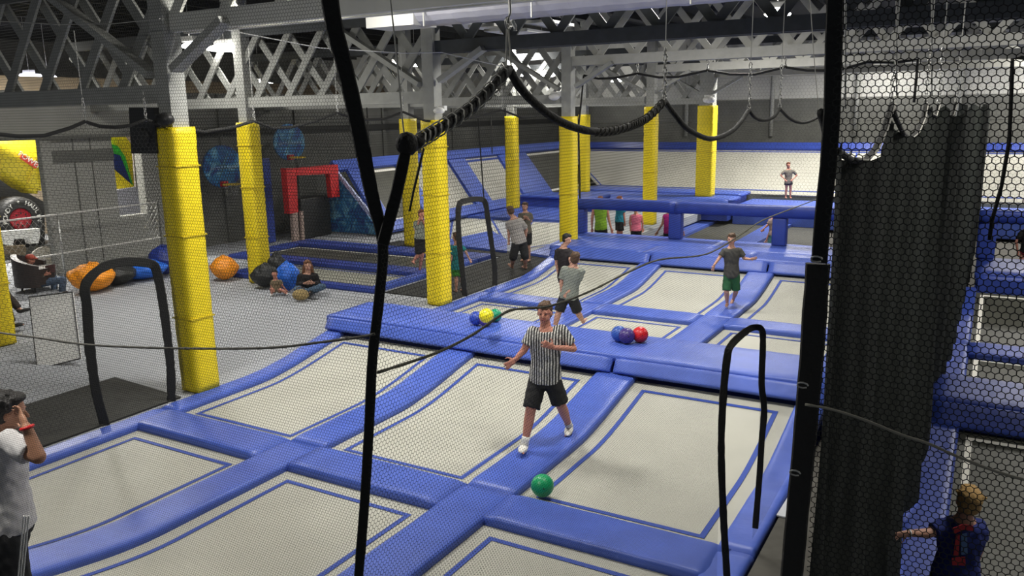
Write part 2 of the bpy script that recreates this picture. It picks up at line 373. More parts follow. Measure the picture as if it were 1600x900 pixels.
# ================================================================== COURTS
RISE = .25
def sm(t): t = max(0, min(1, t)); return t * t * (3 - 2 * t) * .5 + t * t * .5
def zcourt(y):
    if y < 4.3: return RISE * sm((4.3 - y) / 1.7)
    if y < 7.7: return 0
    if y < 9.6: return RISE * 1.1 * sm((y - 7.7) / 1.85)
    if y < 10.6: return RISE
    if y < 12.2: return RISE * sm((12.2 - y) / 1.6)
    if y < 15.5: return 0
    return RISE * 1.1 * sm((y - 15.5) / 1.8)
def sweep(name, label, path, lat, w_, th, M, bev=.035, parent=None, amp=.005, group=None, endtaper=True):
    """vinyl pad: rounded section swept along path; lat = unit sideways vector"""
    t = B(); lat = Vector(lat); prof = [(-.5, -th), (-.5, -bev), (-.5 + .3 * bev / w_, -bev * .3), (-.5 + bev / w_, 0)]
    for k in range(1, 6): prof.append((-.5 + bev / w_ + (1 - 2 * bev / w_) * k / 6, 0))
    prof += [(.5 - bev / w_, 0), (.5 - .3 * bev / w_, -bev * .3), (.5, -bev), (.5, -th)]
    path = [Vector(p) for p in path]; rings = []; n = len(path)
    sd = path[0].x * 3 + path[0].y
    for i, p in enumerate(path):
        d = (path[min(i + 1, n - 1)] - path[max(0, i - 1)]).normalized(); up = lat.cross(d)
        if up.z < 0: up = -up
        dn = 0
        if endtaper and i in (0, n - 1): dn = .02
        ring = []
        for (u, h_) in prof:
            q = p + lat * (u * w_) + up * (h_ - dn)
            nz = noise.noise(Vector((q.x * 3.1 + sd, q.y * 3.1, q.z))) + .5 * noise.noise(Vector((q.x * 8, q.y * 8, sd)))
            if h_ > -th * .7: q = q + up * (nz * amp)
            ring.append(t.verts.new(q))
        rings.append(ring)
    for a, c in zip(rings, rings[1:]):
        for k in range(len(prof) - 1): t.faces.new((a[k], a[k + 1], c[k + 1], c[k]))
        t.faces.new((a[-1], a[0], c[0], c[-1]))
    t.faces.new(rings[0]); t.faces.new(rings[-1][::-1])
    o = mk(name, t, M, parent, True)
    if label: tag(o, label, 'pad', group)
    return o
def ypath(x, y0, y1, step=.12, dz=0.0):
    n = max(2, int(abs(y1 - y0) / step)); return [(x, y0 + (y1 - y0) * i / n, zcourt(y0 + (y1 - y0) * i / n) + dz) for i in range(n + 1)]
def xpath(y, x0, x1, z, step=.15):
    n = max(2, int(abs(x1 - x0) / step)); return [(x0 + (x1 - x0) * i / n, y, z) for i in range(n + 1)]
def trampoline(label, x0, x1, y0, y1, M, LM, inset=.16, lw=.055, zoff=-.085, zf=zcourt, top=True, group=None):
    root = thing('trampoline', label, 'trampoline', ((x0 + x1) / 2, (y0 + y1) / 2, zoff), group)
    t = B(); ny = max(4, int((y1 - y0) / .15)); rows_ = []
    ex = .05
    for j in range(ny + 1):
        y = y0 - ex + (y1 - y0 + 2 * ex) * j / ny; rows_.append([t.verts.new((x, y, zf(y) + zoff)) for x in (x0 - ex, x0, (x0 + x1) / 2, x1, x1 + ex)])
    for a, c in zip(rows_, rows_[1:]):
        for k in range(4): t.faces.new((a[k], a[k + 1], c[k + 1], c[k]))
    mk('jump_mat', t, M, root, True, fix=False)
    # border line
    def strip(xa, xb, ya, yb):
        t2 = B(); n = max(1, int((yb - ya) / .15)); rr = []
        for j in range(n + 1):
            y = ya + (yb - ya) * j / n; rr.append([t2.verts.new((x, y, zf(y) + zoff + .006)) for x in (xa, xb)])
        for a, c in zip(rr, rr[1:]): t2.faces.new((a[0], a[1], c[1], c[0]))
        mk('border_line', t2, LM, root, False, fix=False)
    strip(x0 + inset, x0 + inset + lw, y0 + inset, y1 - inset); strip(x1 - inset - lw, x1 - inset, y0 + inset, y1 - inset)
    strip(x0 + inset + lw, x1 - inset - lw, y0 + inset, y0 + inset + lw); strip(x0 + inset + lw, x1 - inset - lw, y1 - inset - lw, y1 - inset)
    return root

PX_ = [(-8.98, -8.68), (-6.70, -6.21), (-4.28, -3.74), (-1.74, -1.42)]
cols = ['left', 'middle', 'right']; rown = ['front row', 'second row, before the raised divider', 'third row, just behind the raised divider', 'fourth row, before the barrier']
ROWS = [(2.75, 5.82), (6.36, 9.50), (10.70, 13.57), (14.15, 17.22)]
for r_, (ya, yb) in enumerate(ROWS):
    for c_ in range(3):
        trampoline('grey blue-bordered trampoline bed, %s column, %s' % (cols[c_], rown[r_]), PX_[c_][1], PX_[c_ + 1][0], ya, yb, BED, BLUE_LN)
pn = ['left edge', 'left inner line', 'right inner line', 'right edge by the aisle']
PR = [(2.6, 6.34, 'front row'), (6.35, 9.62, 'second row'), (10.5, 14.12, 'third row'), (14.13, 17.4, 'fourth row')]
for i, (xa, xb) in enumerate(PX_):
    for (ya, yb, nm) in PR:
        sweep('frame_pad', 'long blue pad on the %s of the front court, %s' % (pn[i], nm), ypath((xa + xb) / 2, ya, yb), (1, 0, 0), xb - xa, .11, BLUE, amp=.004 + (.004 if nm in ('second row', 'fourth row') else 0))
for (ya, yb, nm) in ((5.82, 6.36, 'between front and second rows'), (13.57, 14.15, 'between third and fourth rows')):
    for c_ in range(3):
        xa = PX_[c_][1] - .02; xb = PX_[c_ + 1][0] + .02
        if c_ == 0: xa -= .1
        if c_ == 2: xb += .1
        sweep('cross_pad', 'blue vinyl cross pad %s of beds, %s column' % (nm, cols[c_]), xpath((ya + yb) / 2, xa, xb, .012), (0, 1, 0), yb - ya, .12, BLUE, amp=.003)
# raised divider
def raised(label, pieces, y0, y1, ztop, M=BLUE):
    root = thing('raised_divider', label, 'divider', ((pieces[0][0] + pieces[-1][1]) / 2, (y0 + y1) / 2, 0))
    t = B(); box(t, (pieces[0][0] + .05, y0 + .09, -.3), (pieces[-1][1] - .05, y1 - .02, ztop - .09)); mk('platform_core', t, BLUE_DK, root)
    return root
rd = raised('long raised blue padded divider across the front court, holding the dodgeballs', [(-9.0, -1.42)], 9.57, 10.62, .5)
sweep('top_pad', None, xpath(10.1, -9.05, -5.4, .5), (0, 1, 0), 1.06, .1, BLUE, parent=rd, amp=.004, bev=.03)
sweep('top_pad', None, xpath(10.1, -5.39, -1.42, .5), (0, 1, 0), 1.06, .1, BLUE, parent=rd, amp=.004, bev=.03)
for xa, xb in ((-9.0, -4.08), (-4.03, -1.42)):
    sweep('front_pad', None, [(x, 9.49 , .385) for x in np.linspace(xa, xb, 30)], Vector((0, .55, .835)), .20, .08, BLUE, parent=rd, amp=.003, bev=.02)
# second raised platform with barrier
r2 = raised('raised blue padded ledge behind the fourth row, under the barrier', [(-8.95, -1.3)], 17.35, 19.6, .5)
for (ya, yb, a, c) in ((17.32, 18.32, -9.05, -6.7), (17.32, 18.32, -6.69, -4.3), (17.32, 18.32, -4.29, -1.3), (18.68, 19.65, -9.35, -5.4), (18.34, 19.65, -5.39, -1.3), (18.34, 18.66, -8.88, -5.4)):
    sweep('top_pad', None, xpath((ya + yb) / 2, a, c, .5), (0, 1, 0), yb - ya, .1, BLUE, parent=r2, bev=.03)
for xa, xb in ((-9.0, -6.5), (-6.46, -3.9), (-3.86, -1.3)):
    sweep('front_pad', None, [(x, 17.24, .37) for x in np.linspace(xa, xb, 24)], Vector((0, .55, .835)), .25, .08, BLUE, parent=r2, amp=.003, bev=.02)
bar_ = thing('padded_barrier', 'dark blue padded barrier rail on posts above the ledge, children behind it', 'barrier', (-6, 19.4, .5))
for x in (-9.22, -6.62, -4.13, -1.6):
    t = B(); bbox(t, (x - .16, 19.27, .5), (x + .16, 19.53, 1.15), .04); mk('post', t, BLUE_DK, bar_, True)
for xa, xb in ((-9.38, -6.63), (-6.61, -1.2)):
    sweep('rail', None, xpath(19.4, xa, xb, 1.42), (0, 1, 0), .3, .27, BLUE_DK, parent=bar_, bev=.06)

# right hand court (black beds)
RX = [(-.42, -.06), (2.35, 2.85)]
for r_, (ya, yb) in enumerate(ROWS):
    trampoline('black white-bordered trampoline bed right of the curtain, %s' % rown[r_], RX[0][1], RX[1][0], ya, yb, BEDB, WHITE_LN, inset=.07, lw=.06)
for i, (xa, xb) in enumerate(RX):
    for (ya, yb, nm) in PR:
        sweep('frame_pad', 'deep blue pad, %s of the right hand court, %s' % (('near left edge', 'far right line')[i], nm), ypath((xa + xb) / 2, ya, yb), (1, 0, 0), xb - xa, .11, BLUE_DK, amp=.006)
for (ya, yb, nm) in ((5.82, 6.36, 'first cross'), (13.50, 14.2, 'second cross')):
    sweep('cross_pad', 'deep blue %s pad of the right hand court with black beds' % nm, xpath((ya + yb) / 2, -.1, 2.4, .02), (0, 1, 0), yb - ya, .12, BLUE_DK)
rd2 = raised('raised blue divider across the right hand court with black beds', [(-.35, 2.9)], 9.5, 10.62, .5)
sweep('top_pad', None, xpath(10.15, -.38, 2.9, .5), (0, 1, 0), .95, .1, BLUE_DK, parent=rd2)
sweep('front_pad', None, [(x, 9.55, .36) for x in np.linspace(-.36, 2.9, 24)], Vector((0, .5, .866)), .28, .1, BLUE_DK, parent=rd2)
r4 = raised('raised blue ledge at the back of the right hand court', [(-.1, 3.4)], 17.35, 19.6, .5)
sweep('top_pad', None, xpath(18.6, -.12, 3.4, .5), (0, 1, 0), 1.9, .1, BLUE_DK, parent=r4)
sweep('front_pad', None, [(x, 17.5, .36) for x in np.linspace(-.1, 3.4, 20)], Vector((0, .5, .866)), .28, .1, BLUE_DK, parent=r4)
b2 = thing('padded_barrier', 'dark blue padded barrier at the right edge, in the court beyond the curtain', 'barrier', (1, 19.4, .5))
for x in (.02, 2.8):
    t = B(); bbox(t, (x - .17, 19.27, .5), (x + .17, 19.53, 1.3), .04); mk('post', t, BLUE_DK, b2, True)
sweep('rail', None, xpath(19.4, -.15, 3.6, 1.5), (0, 1, 0), .3, .25, BLUE_DK, parent=b2, bev=.06)

# zone behind the barrier and side zones: slabs on real coordinates measured from the floor plan
def slab(name, label, cat, pix, z, th, M, parent=None, border=None):
    pts = [PZ(x, y, z) for x, y in pix]; t = B(); poly(t, [(p.x, p.y) for p in pts], z - th, z)
    bmesh.ops.recalc_face_normals(t, faces=t.faces)
    o = mk(name, t, M, parent)
    if label: tag(o, label, cat)
    return o
def slabR(name, label, cat, pts, z, th, M, parent=None, bev=0):
    t = B(); poly(t, pts, z - th, z)
    if bev:
        bmesh.ops.recalc_face_normals(t, faces=t.faces); bmesh.ops.bevel(t, geom=list(t.edges), offset=bev, segments=2, affect='EDGES')
    o = mk(name, t, M, parent, False)
    if label: tag(o, label, cat)
    return o
Z2 = -.45
b = B(); poly(b, [(-9.4, 19.65), (5, 19.65), (5, 38.2), (-9.4, 38.2)], -1.0, Z2 - .14); struct('floor_back', b, CONC)
def tramp_px(label, pix, z, M, LM, lw=.07):
    P_ = [PZ(x, y, z) for x, y in pix]; c = sum(P_, Vector()) / len(P_)
    root = thing('trampoline', label, 'trampoline', c)
    t = B(); poly(t, [(p.x, p.y) for p in P_], z - .03, z); mk('jump_mat', t, M, root)
    for i in range(len(P_)):
        a = P_[i].lerp(c, .05); d = P_[(i + 1) % len(P_)].lerp(c, .05)
        t = B(); bar(t, (a.x, a.y, z + .003), (d.x, d.y, z + .003), lw, .006); mk('border_line', t, LM, root)
    return root
tramp_px('grey trampoline bed behind the barrier where the four children stand', [(905, 372), (912, 348), (1038, 352), (1010, 382)], Z2, BED, BLUE_LN)
tramp_px('black trampoline lane with white border running away behind the barrier', [(1050, 378), (1160, 325), (1260, 325), (1150, 385)], Z2, BEDB, WHITE_LN)
tramp_px('small grey trampoline bed left of the black lane behind the barrier', [(1065, 350), (1070, 322), (1125, 318), (1098, 345)], Z2, BED, BLUE_LN)
tramp_px('black trampoline bed at the right, behind the barrier by the curtain', [(1178, 376), (1232, 344), (1285, 346), (1285, 392)], Z2, BEDB, WHITE_LN)
slab('frame_pad', 'blue pad left of the black lane behind the barrier', 'pad', [(1040, 372), (1068, 350), (1150, 318), (1165, 324), (1072, 366), (1050, 380)], Z2 + .09, .1, BLUE)
slab('frame_pad', 'blue pad right of the black lane behind the barrier', 'pad', [(1148, 378), (1255, 318), (1290, 322), (1180, 380)], Z2 + .1, .1, BLUE)
slab('frame_pad', 'blue pad across behind the four children', 'pad', [(905, 347), (905, 335), (1062, 340), (1062, 352)], Z2 + .1, .1, BLUE)
slab('frame_pad', 'blue pad beside the green tank top child, along the barrier post', 'pad', [(905, 375), (905, 345), (925, 345), (915, 378)], Z2 + .12, .1, BLUE)
# far raised platforms
r5 = raised('far raised blue platform carrying the two broad back columns', [(-14.6, -8.0)], 29.0, 31.7, .55)
for (ya, yb, zt) in ((29.0, 30.3, .5), (30.32, 31.7, .56)):
    sweep('top_pad', None, xpath((ya + yb) / 2, -14.6, -7.9, zt), (0, 1, 0), yb - ya, .1, BLUE, parent=r5)
sweep('front_pad', None, [(x, 28.85, .3) for x in np.linspace(-14.4, -8.0, 30)], Vector((0, .5, .866)), .45, .1, BLUE, parent=r5)
slabR('frame_pad', 'low blue walkway pad under the standing girl, before the far wall bed', 'pad', [(-8.0, 29.6), (5, 29.6), (5, 32.3), (-8.0, 32.3)], .2, .7, BLUE, bev=.04)
r6 = raised('small raised blue platform left of the barrier column, far back', [(-15.8, -12.6)], 27.6, 29.0, .5)
sweep('top_pad', None, xpath(28.3, -15.8, -12.5, .52), (0, 1, 0), 1.4, .1, BLUE, parent=r6)

# side court left of the barrier column
tramp_px('grey trampoline bed behind the two talking children', [(800, 392), (830, 346), (905, 348), (905, 376)], .0, BED, BLUE_LN)
tramp_px('grey trampoline bed right of the second yellow column, behind the arched doorway', [(700, 376), (706, 342), (766, 336), (792, 380)], .0, BED, BLUE_LN)
tramp_px('small far grey trampoline bed before the small raised platform', [(838, 322), (850, 311), (905, 312), (905, 324)], .02, BED, BLUE_LN)
slab('frame_pad', 'blue cross pad behind the two beds of the side court', 'pad', [(700, 336), (704, 318), (905, 324), (905, 345)], .08, .14, BLUE)
slab('frame_pad', 'blue front pad of the side court, right of the two talking children', 'pad', [(826, 395), (905, 362), (905, 380), (858, 400)], .07, .14, BLUE)
slab('frame_pad', 'blue front pad of the side court, left of the two talking children', 'pad', [(700, 382), (702, 374), (768, 360), (792, 374), (792, 392)], .06, .14, BLUE)

# basketball lane court
trampoline('long black trampoline lane with white border below the hoops', -16.9, -11.15, 15.35, 16.95, BEDB, WHITE_LN, inset=.08, lw=.06, zf=lambda y: .07)
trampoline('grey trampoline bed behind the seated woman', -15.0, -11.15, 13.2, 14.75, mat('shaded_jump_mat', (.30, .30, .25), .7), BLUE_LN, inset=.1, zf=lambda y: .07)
for (lab, pts) in (('blue pad behind the black trampoline lane, nearest the hoops wall', [(-17.3, 16.95), (-10.85, 16.95), (-10.85, 17.75), (-17.3, 17.75)]),
                   ('blue pad between the black lane and the grey bed behind the seated woman', [(-17.3, 14.75), (-10.85, 14.75), (-10.85, 15.35), (-17.3, 15.35)]),
                   ('blue front pad just behind the seated woman and beanbags', [(-15.3, 12.92), (-10.85, 12.92), (-10.85, 13.2), (-15.3, 13.2)]),
                   ('blue pad closing the left end of the black lane', [(-17.3, 15.35), (-16.9, 15.35), (-16.9, 16.95), (-17.3, 16.95)]),
                   ('narrow blue pad at the right end of the black lane', [(-11.15, 15.35), (-10.85, 15.35), (-10.85, 16.95), (-11.15, 16.95)]),
                   ('narrow blue pad at the right end of the grey bed behind the woman', [(-11.15, 13.2), (-10.85, 13.2), (-10.85, 14.75), (-11.15, 14.75)]),
                   ('blue pad at the left end of the grey bed, behind the slim yellow column', [(-15.3, 13.2), (-15.0, 13.2), (-15.0, 14.75), (-15.3, 14.75)])):
    slabR('frame_pad', lab, 'pad', pts, .08, .1, BLUE_DK if 'right' not in lab else BLUE, bev=.02)

# ================================================================== SLANTED TRAMPOLINE WALLS
LA = Vector((-17.8, 0, 2.0)); LN = Vector((1.7, 0, 1.6)).normalized()
def L_(y, t): # t 0 bottom .. 1 top
    return Vector((-16.15 + (-17.85 + 16.15) * t, y, .25 + 1.75 * t))
lw = thing('slanted_trampoline_wall', 'slanted trampoline wall along the left side, blue frames between its beds', 'wall trampoline', (-17, 27, 0))
def lquad(nm, y0a, y0b, ya, yb, t0, t1, M, lift, th=.06):    # bottom ya..yb via y0a,y0b ; top ya,yb
    P0, P1 = L_(y0a, t0), L_(y0b, t0); P2, P3 = L_(yb, t1), L_(ya, t1); n = LN * lift
    t = B(); polyP(t, [P0 + n, P1 + n, P2 + n, P3 + n], th); return mk(nm, t, M, lw)
for (a, c, M, LM) in ((20.2, 22.1, BEDB, WHITE_LN), (22.5, 25.3, BEDWALL, BLUE_LN), (26.2, 28.9, BEDWALL, BLUE_LN), (31.0, 36.2, BEDB, WHITE_LN)):
    lquad('jump_mat', a, c, a + .5, c + .5, .0, 1, M, .02)
    for (s0, s1) in ((a + .08, a + .16), (c - .16, c - .08)): lquad('border_line', s0, s1, s0 + .46, s1 + .46, .04, .9, LM, .03, .01)
    lquad('border_line', a + .55, c + .4, a + .55, c + .4, .86, .9, LM, .03, .01)
    lquad('border_line', a + .1, c - .1, a + .1, c - .1, .03, .07, LM, .03, .01)
for (a, c) in ((19.6, 20.25), (22.05, 22.6), (25.2, 26.3), (28.8, 31.1)):
    lquad('divider_pad', a, c, a + .5, c + .5, 0, 1, BLUE, .10, .12)
lquad('rim_pad', 19.6, 36.4, 19.6, 36.4, .93, 1.09, BLUE, .14, .14)
lquad('base_pad', 19.6, 31, 19.6, 31, -.12, .03, BLUE, .14, .14)
t = B(); polyP(t, [Vector((-15.9, 19.55, .02)), Vector((-16.1, 19.55, .15)), Vector((-17.85, 19.55, 2.0)), Vector((-18.1, 19.55, 2.0)), Vector((-18.1, 19.55, .02))], .05); mk('printed_end_panel', t, GALAXY, lw)
t = B(); polyP(t, [Vector((-15.95, 19.5, .12)), Vector((-15.85, 19.5, .18)), Vector((-17.80, 19.5, 2.12)), Vector((-17.9, 19.5, 2.06))], .08); mk('edge_trim', t, mat('pale_blue_trim', (.45, .5, .75), .5), lw)

bw = thing('slanted_trampoline_wall', 'long grey slanted trampoline wall across the far end behind the girl', 'wall trampoline', (-6, 34, 0))
def W_(x, t): return Vector((x - (3.1 * t if x < -13 else 0), 33.0 + 2.6 * t, .3 + 1.62 * t))
WN = Vector((0, -1.62, 2.6)).normalized()
def wquad(nm, xa, xb, t0, t1, M, lift, th=.06):
    n = WN * lift; t = B(); polyP(t, [W_(xa, t0) + n, W_(xb, t0) + n, W_(xb, t1) + n, W_(xa, t1) + n], th); return mk(nm, t, M, bw)
for xa, xb in ((-14.7, -5.0), (-4.9, 5.0)):
    wquad('jump_mat', xa, xb, .0, .97, BEDWALL, .02)
    for t0 in (.07, .93): wquad('border_line', xa, xb, t0, t0 + .018, BLUE_LN, .03, .008)
    wquad('border_line', xa + .15, xa + .22, .07, .93, BLUE_LN, .03, .008)
for xa, xb in ((-14.9, -10), (-9.98, -5.0), (-4.98, 0), (0.02, 5)):
    wquad('rim_pad', xa, xb, .97, 1.12, BLUE_DK, .12, .12)

# ================================================================== HOOPS, RED FRAME, SPEAKER, SIGNS
def hoop(label, cx, y, z, rad, rimdir):
    root = thing('basketball_hoop', label, 'hoop', (cx, y, z))
    fx = Vector((CO.x - cx, CO.y - y, 0)).normalized(); n = (Vector((1, -.15, 0))).normalized(); side = Vector((n.y, -n.x, 0))
    if side.y < 0: side = -side
    t = B(); seg = 32; c = Vector((cx, y, z)); a = []; b_ = []
    for k in range(seg):
        an = 2 * math.pi * k / seg; o_ = side * rad * math.cos(an) + Vector((0, 0, 1)) * rad * .98 * math.sin(an)
        a.append(t.verts.new(c + o_ + n * .03)); b_.append(t.verts.new(c + o_ - n * .03))
    t.faces.new(a); t.faces.new(b_[::-1])
    for k in range(seg): t.faces.new((a[k], a[(k + 1) % seg], b_[(k + 1) % seg], b_[k]))
    mk('backboard', t, GALAXY, root)
    # star burst printed on the board
    t = B(); cc = c + n * .034; vs = []
    for k in range(8):
        an = R(20) + math.pi / 4 * k; rr = rad * (.8 if k % 4 == 1 else (.55 if k % 2 else .1)); vs.append(t.verts.new(cc + side * rr * math.cos(an) + Vector((0, 0, 1)) * rr * math.sin(an)))
    t.faces.new(vs); mk('printed_star', t, mat('star_print', (.06, .20, .30), .5), root)
    rc = c + Vector((0, 0, -rad * .8)) + n * .36
    t = B(); pts = [rc + Vector((math.cos(a_), math.sin(a_), 0)) * .23 for a_ in [2 * math.pi * k / 16 for k in range(17)]]; tube(t, pts, .022, 6); mk('rim', t, mat('yellow_rim', (.7, .5, .03), .4), root)
    t = B(); bbox(t, (rc.x - .36, rc.y - .09, rc.z - .08), (rc.x - .22, rc.y + .09, rc.z + .08), .01); mk('rim_bracket', t, RED, root)
    t = B()
    for k in range(8):
        a0 = 2 * math.pi * k / 8; tube(t, [rc + Vector((math.cos(a0) * .23, math.sin(a0) * .23, 0)), rc + Vector((math.cos(a0 + .4) * .13, math.sin(a0 + .4) * .13, -.3))], .006, 4)
    mk('hoop_net', t, CHAINM, root)
    t = B(); bar(t, c - n * .03, c - n * .65, .12, .12); mk('support_arm', t, BLUE_DK, root)
    return root, c, side, n
h1, c1, s1, n1 = hoop('round blue galaxy backboard with hoop, lower, between the two left yellow columns', -18.6, 15.95, 2.28, .60, 0)
h2, c2, s2, n2 = hoop('round blue galaxy backboard with hoop, higher, right of the slim yellow column', -18.6, 18.55, 2.85, .56, 0)
def text(name, s, size, loc, xdir, updir, M, parent=None, ext=.004, label=None, cat=None, kind=None):
    cu = bpy.data.curves.new(name, 'FONT'); cu.body = s; cu.size = size; cu.extrude = ext; cu.align_x = 'CENTER'; cu.align_y = 'CENTER'
    o = bpy.data.objects.new(name, cu); C.objects.link(o)
    X = Vector(xdir).normalized(); U = Vector(updir).normalized(); N_ = X.cross(U)
    mw = Matrix.Identity(4)
    for i in range(3): mw[i][0] = X[i]; mw[i][1] = U[i]; mw[i][2] = N_[i]; mw[i][3] = loc[i]
    o.matrix_world = mw
    dg = bpy.context.evaluated_depsgraph_get(); me = bpy.data.meshes.new_from_object(o.evaluated_get(dg))
    me.transform(mw); bpy.data.objects.remove(o); me.name = name; me.materials.clear(); me.materials.append(M)
    o = bpy.data.objects.new(name, me); C.objects.link(o)
    if parent is not None: o.parent = parent; o.matrix_parent_inverse = Matrix.Translation(-Vector(parent.location))
    if label: tag(o, label, cat)
    return o
UP = Vector((0, 0, 1))
for (hh, c_, s_, n_) in ((h1, c1, s1, n1), (h2, c2, s2, n2)):
    text('lettering', 'aeroXtreme', .17, c_ + n_ * .05 + UP * -.02, s_, UP, mat('pale_blue_ink', (.3, .45, .65), .6), hh)
t = B(); bbox(t, (-18.45, 17.0, 0), (-18.15, 17.3, 2.45), .03)
tag(mk('padded_pole', t, BLUE_DK), 'dark blue padded pole left of the red frame, under the higher hoop', 'pole')
rf = thing('red_frame', 'red padded goal frame standing at the dark wall left of the big strap', 'frame', (-18.2, 19, 0))
def redq(nm, pix, d=.22):
    pts = [PX(x, y, -17.45) for x, y in pix]; t = B(); polyP(t, pts, d); return mk(nm, t, RED, rf)
# red frame
redq('left_leg', [(447, 263), (463, 263), (466, 332), (453, 334)]); redq('top_bar', [(464, 263), (528, 257), (529, 271), (464, 274)], .2); redq('right_leg', [(515, 272), (528, 271), (531, 307), (519, 309)], .18)
redq('foot_post', [(457, 333), (465, 332), (469, 385), (461, 387)], .12).data.materials[0] = mat('pale_post', (.35, .26, .22), .7)
redq('foot_post', [(470, 330), (474, 330), (477, 383), (473, 384)], .08).data.materials[0] = mat('thin_pale_post', (.35, .26, .22), .7)
t = B(); bbox(t, (-18.3, 18.0, 0), (-17.75, 19.25, 1.2), .03)
tag(mk('black_cabinet', t, BLKPL), 'large black box under the red frame', 'box')
t = B(); polyP(t, [PY(201, 168, 6.9), PY(240, 168, 6.9), PY(245, 240, 6.9), PY(205, 240, 6.9)], .35)
sp = thing('loudspeaker', 'black loudspeaker box hung beside the nearest yellow column', 'speaker', (-9.8, 7, 3.2)); mk('cabinet', t, BLKPL, sp)
t = B(); p = PY(222, 215, 6.88); bmesh.ops.create_cone(t, cap_ends=True, segments=20, radius1=.12, radius2=.10, depth=.03, matrix=Matrix.Translation(p) @ Matrix.Rotation(R(90), 4, 'X')); mk('woofer', t, TYRE, sp)
t = B(); ell(t, PY(258, 187, 6.85), (.13, .1, .09)); mk('bracket', t, BLKPL, sp, True)
t = B(); bar(t, PY(242, 182, 6.85), PY(262, 186, 6.9), .04, .05); mk('bracket', t, BLKPL, sp)
# emergency lights on columns
for (q, lab) in (((686, 173), 'white emergency light on the second column'), ((1108, 156), 'white emergency light above the broadest back column'), ((866, 151), 'small white camera dome by the barrier column')):
    p = PY(*q, 12.6 if q[0] < 700 else (29.5 if q[0] > 1000 else 18.2)); s_ = p.length / 16
    root = thing('emergency_light', lab, 'light', p); t = B(); ell(t, p, (.12 * s_, .08 * s_, .07 * s_)); mk('lens', t, PLASW, root, True)
    t = B(); bbox(t, (p.x - .1 * s_, p.y + .03, p.z), (p.x + .1 * s_, p.y + .12, p.z + .09 * s_), .01); mk('housing', t, PLASW, root)
for q, lab in (((760, 180), 'red lit exit sign on the dark back wall'), ((762, 203), 'round pink light under the exit sign')):
    p = PY(*q, 38.08); t = B()
    if 'exit' in lab[:14]: box(t, (p.x - .35, p.y, p.z - .18), (p.x + .35, p.y + .05, p.z + .18)); nm = 'exit_sign'
    else: ell(t, p, (.3, .06, .3)); nm = 'pink_light'
    tag(mk(nm, t, mat('red_glow', (.8, .05, .1), .5, emit=((1, .06, .15), 1.2))), lab, 'sign' if 'exit' in nm else 'light')

# ================================================================== ARCADE BEHIND THE LEFT WALL
def xpoly(name, pix, X, th, M, parent=None, label=None, cat=None, bev=0):
    t = B(); polyP(t, [PX(x, y, X) for x, y in pix], th)
    if bev: bmesh.ops.bevel(t, geom=list(t.edges), offset=bev, segments=3, affect='EDGES')
    o = mk(name, t, M, parent, bev > 0)
    if label: tag(o, label, cat)
    return o
YI = mat('yellow_inflatable', (.82, .66, .02), .5, bump=.3, bscale=5, var=.08)
tr = thing('inflatable_truck', 'big yellow inflatable truck with black tyre in the arcade at far left', 'inflatable', (-23, 12.5, 0))
xpoly('body', [(-40, 205), (62, 208), (69, 305), (50, 300), (20, 277), (-40, 240)], -22.8, .9, YI, tr, bev=.12)
xpoly('underbody', [(-40, 262), (8, 272), (22, 290), (70, 316), (70, 400), (-40, 400)], -24.4, .3, TYRE, tr)
xpoly('fender_seam', [(42, 285), (58, 243), (60, 244), (44, 287)], -22.75, .02, mat('ochre_seam', (.45, .33, .01), .6), tr)
xpoly('decal', [(34, 240), (60, 256), (56, 264), (31, 247)], -22.74, .02, mat('decal_red', (.5, .05, .03), .6), tr)
pc = (PX(32, 242, -22.7) + PX(58, 259, -22.7)) / 2; dx = (PX(58, 259, -22.7) - PX(32, 242, -22.7))
text('lettering', 'POWER', .2, pc + Vector((.06, 0, .0)), dx, Vector((0, -dx.z, dx.y)) * (1 if dx.y > 0 else -1), LETW, tr)
wc = PX(35, 343, -22.6); t = B()
for (r0, d0) in ((.58, .55),):
    seg = 36; prof = [(.0, .3), (.5, .3), (.56, .22), (.58, .08), (.58, -.3)]
    prev = None
    for (rr, off) in [(.30, .22), (.34, .30), (.52, .30), (.60, .22), (.62, 0), (.60, -.4)]:
        ring = [t.verts.new(wc + Vector((off - .3, rr * math.cos(2 * math.pi * k / seg), rr * math.sin(2 * math.pi * k / seg)))) for k in range(seg)]
        if prev:
            for k in range(seg): t.faces.new((prev[k], prev[(k + 1) % seg], ring[(k + 1) % seg], ring[k]))
        prev = ring
    t.faces.new(prev)
mk('tyre', t, TYRE, tr, True)
t = B(); ell(t, wc + Vector((-.08, 0, 0)), (.06, .30, .30), sub=3); mk('wheel_hub', t, mat('red_hub', (.45, .012, .03), .5), tr, True)
for k in range(8):
    a_ = 2 * math.pi * k / 8; t = B(); ell(t, wc + Vector((-.03, .17 * math.cos(a_), .17 * math.sin(a_))), (.025, .03, .03), sub=1); mk('hub_hole', t, TYRE, tr)
wd = 'ROWDY ★ HAULIN'.replace('★', '*')
for i, ch in enumerate(wd):
    a_ = math.pi * (1.02 - i * 1.05 / (len(wd) - 1)); 
    if ch == ' ': continue
    text('tyre_letter', ch, .17, wc + Vector((.02, .45 * math.cos(a_), .45 * math.sin(a_))), Vector((0, math.sin(a_), -math.cos(a_))), Vector((0, math.cos(a_), math.sin(a_))), LETW, tr)
xpoly('white_bumper', [(3, 362), (62, 357), (63, 366), (60, 380), (48, 381), (46, 372), (22, 374), (20, 384), (8, 382)], -22.2, .25, PLASW, tr)
xpoly('grille_bars', [(6, 385), (40, 383), (41, 398), (8, 398)], -22.5, .2, mat('brown_bars', (.16, .12, .07), .7), tr)
sl = thing('inflatable_slide', 'yellow green and blue inflatable slide seen through the gap in the grey wall', 'inflatable', (-22.3, 15.5, 0))
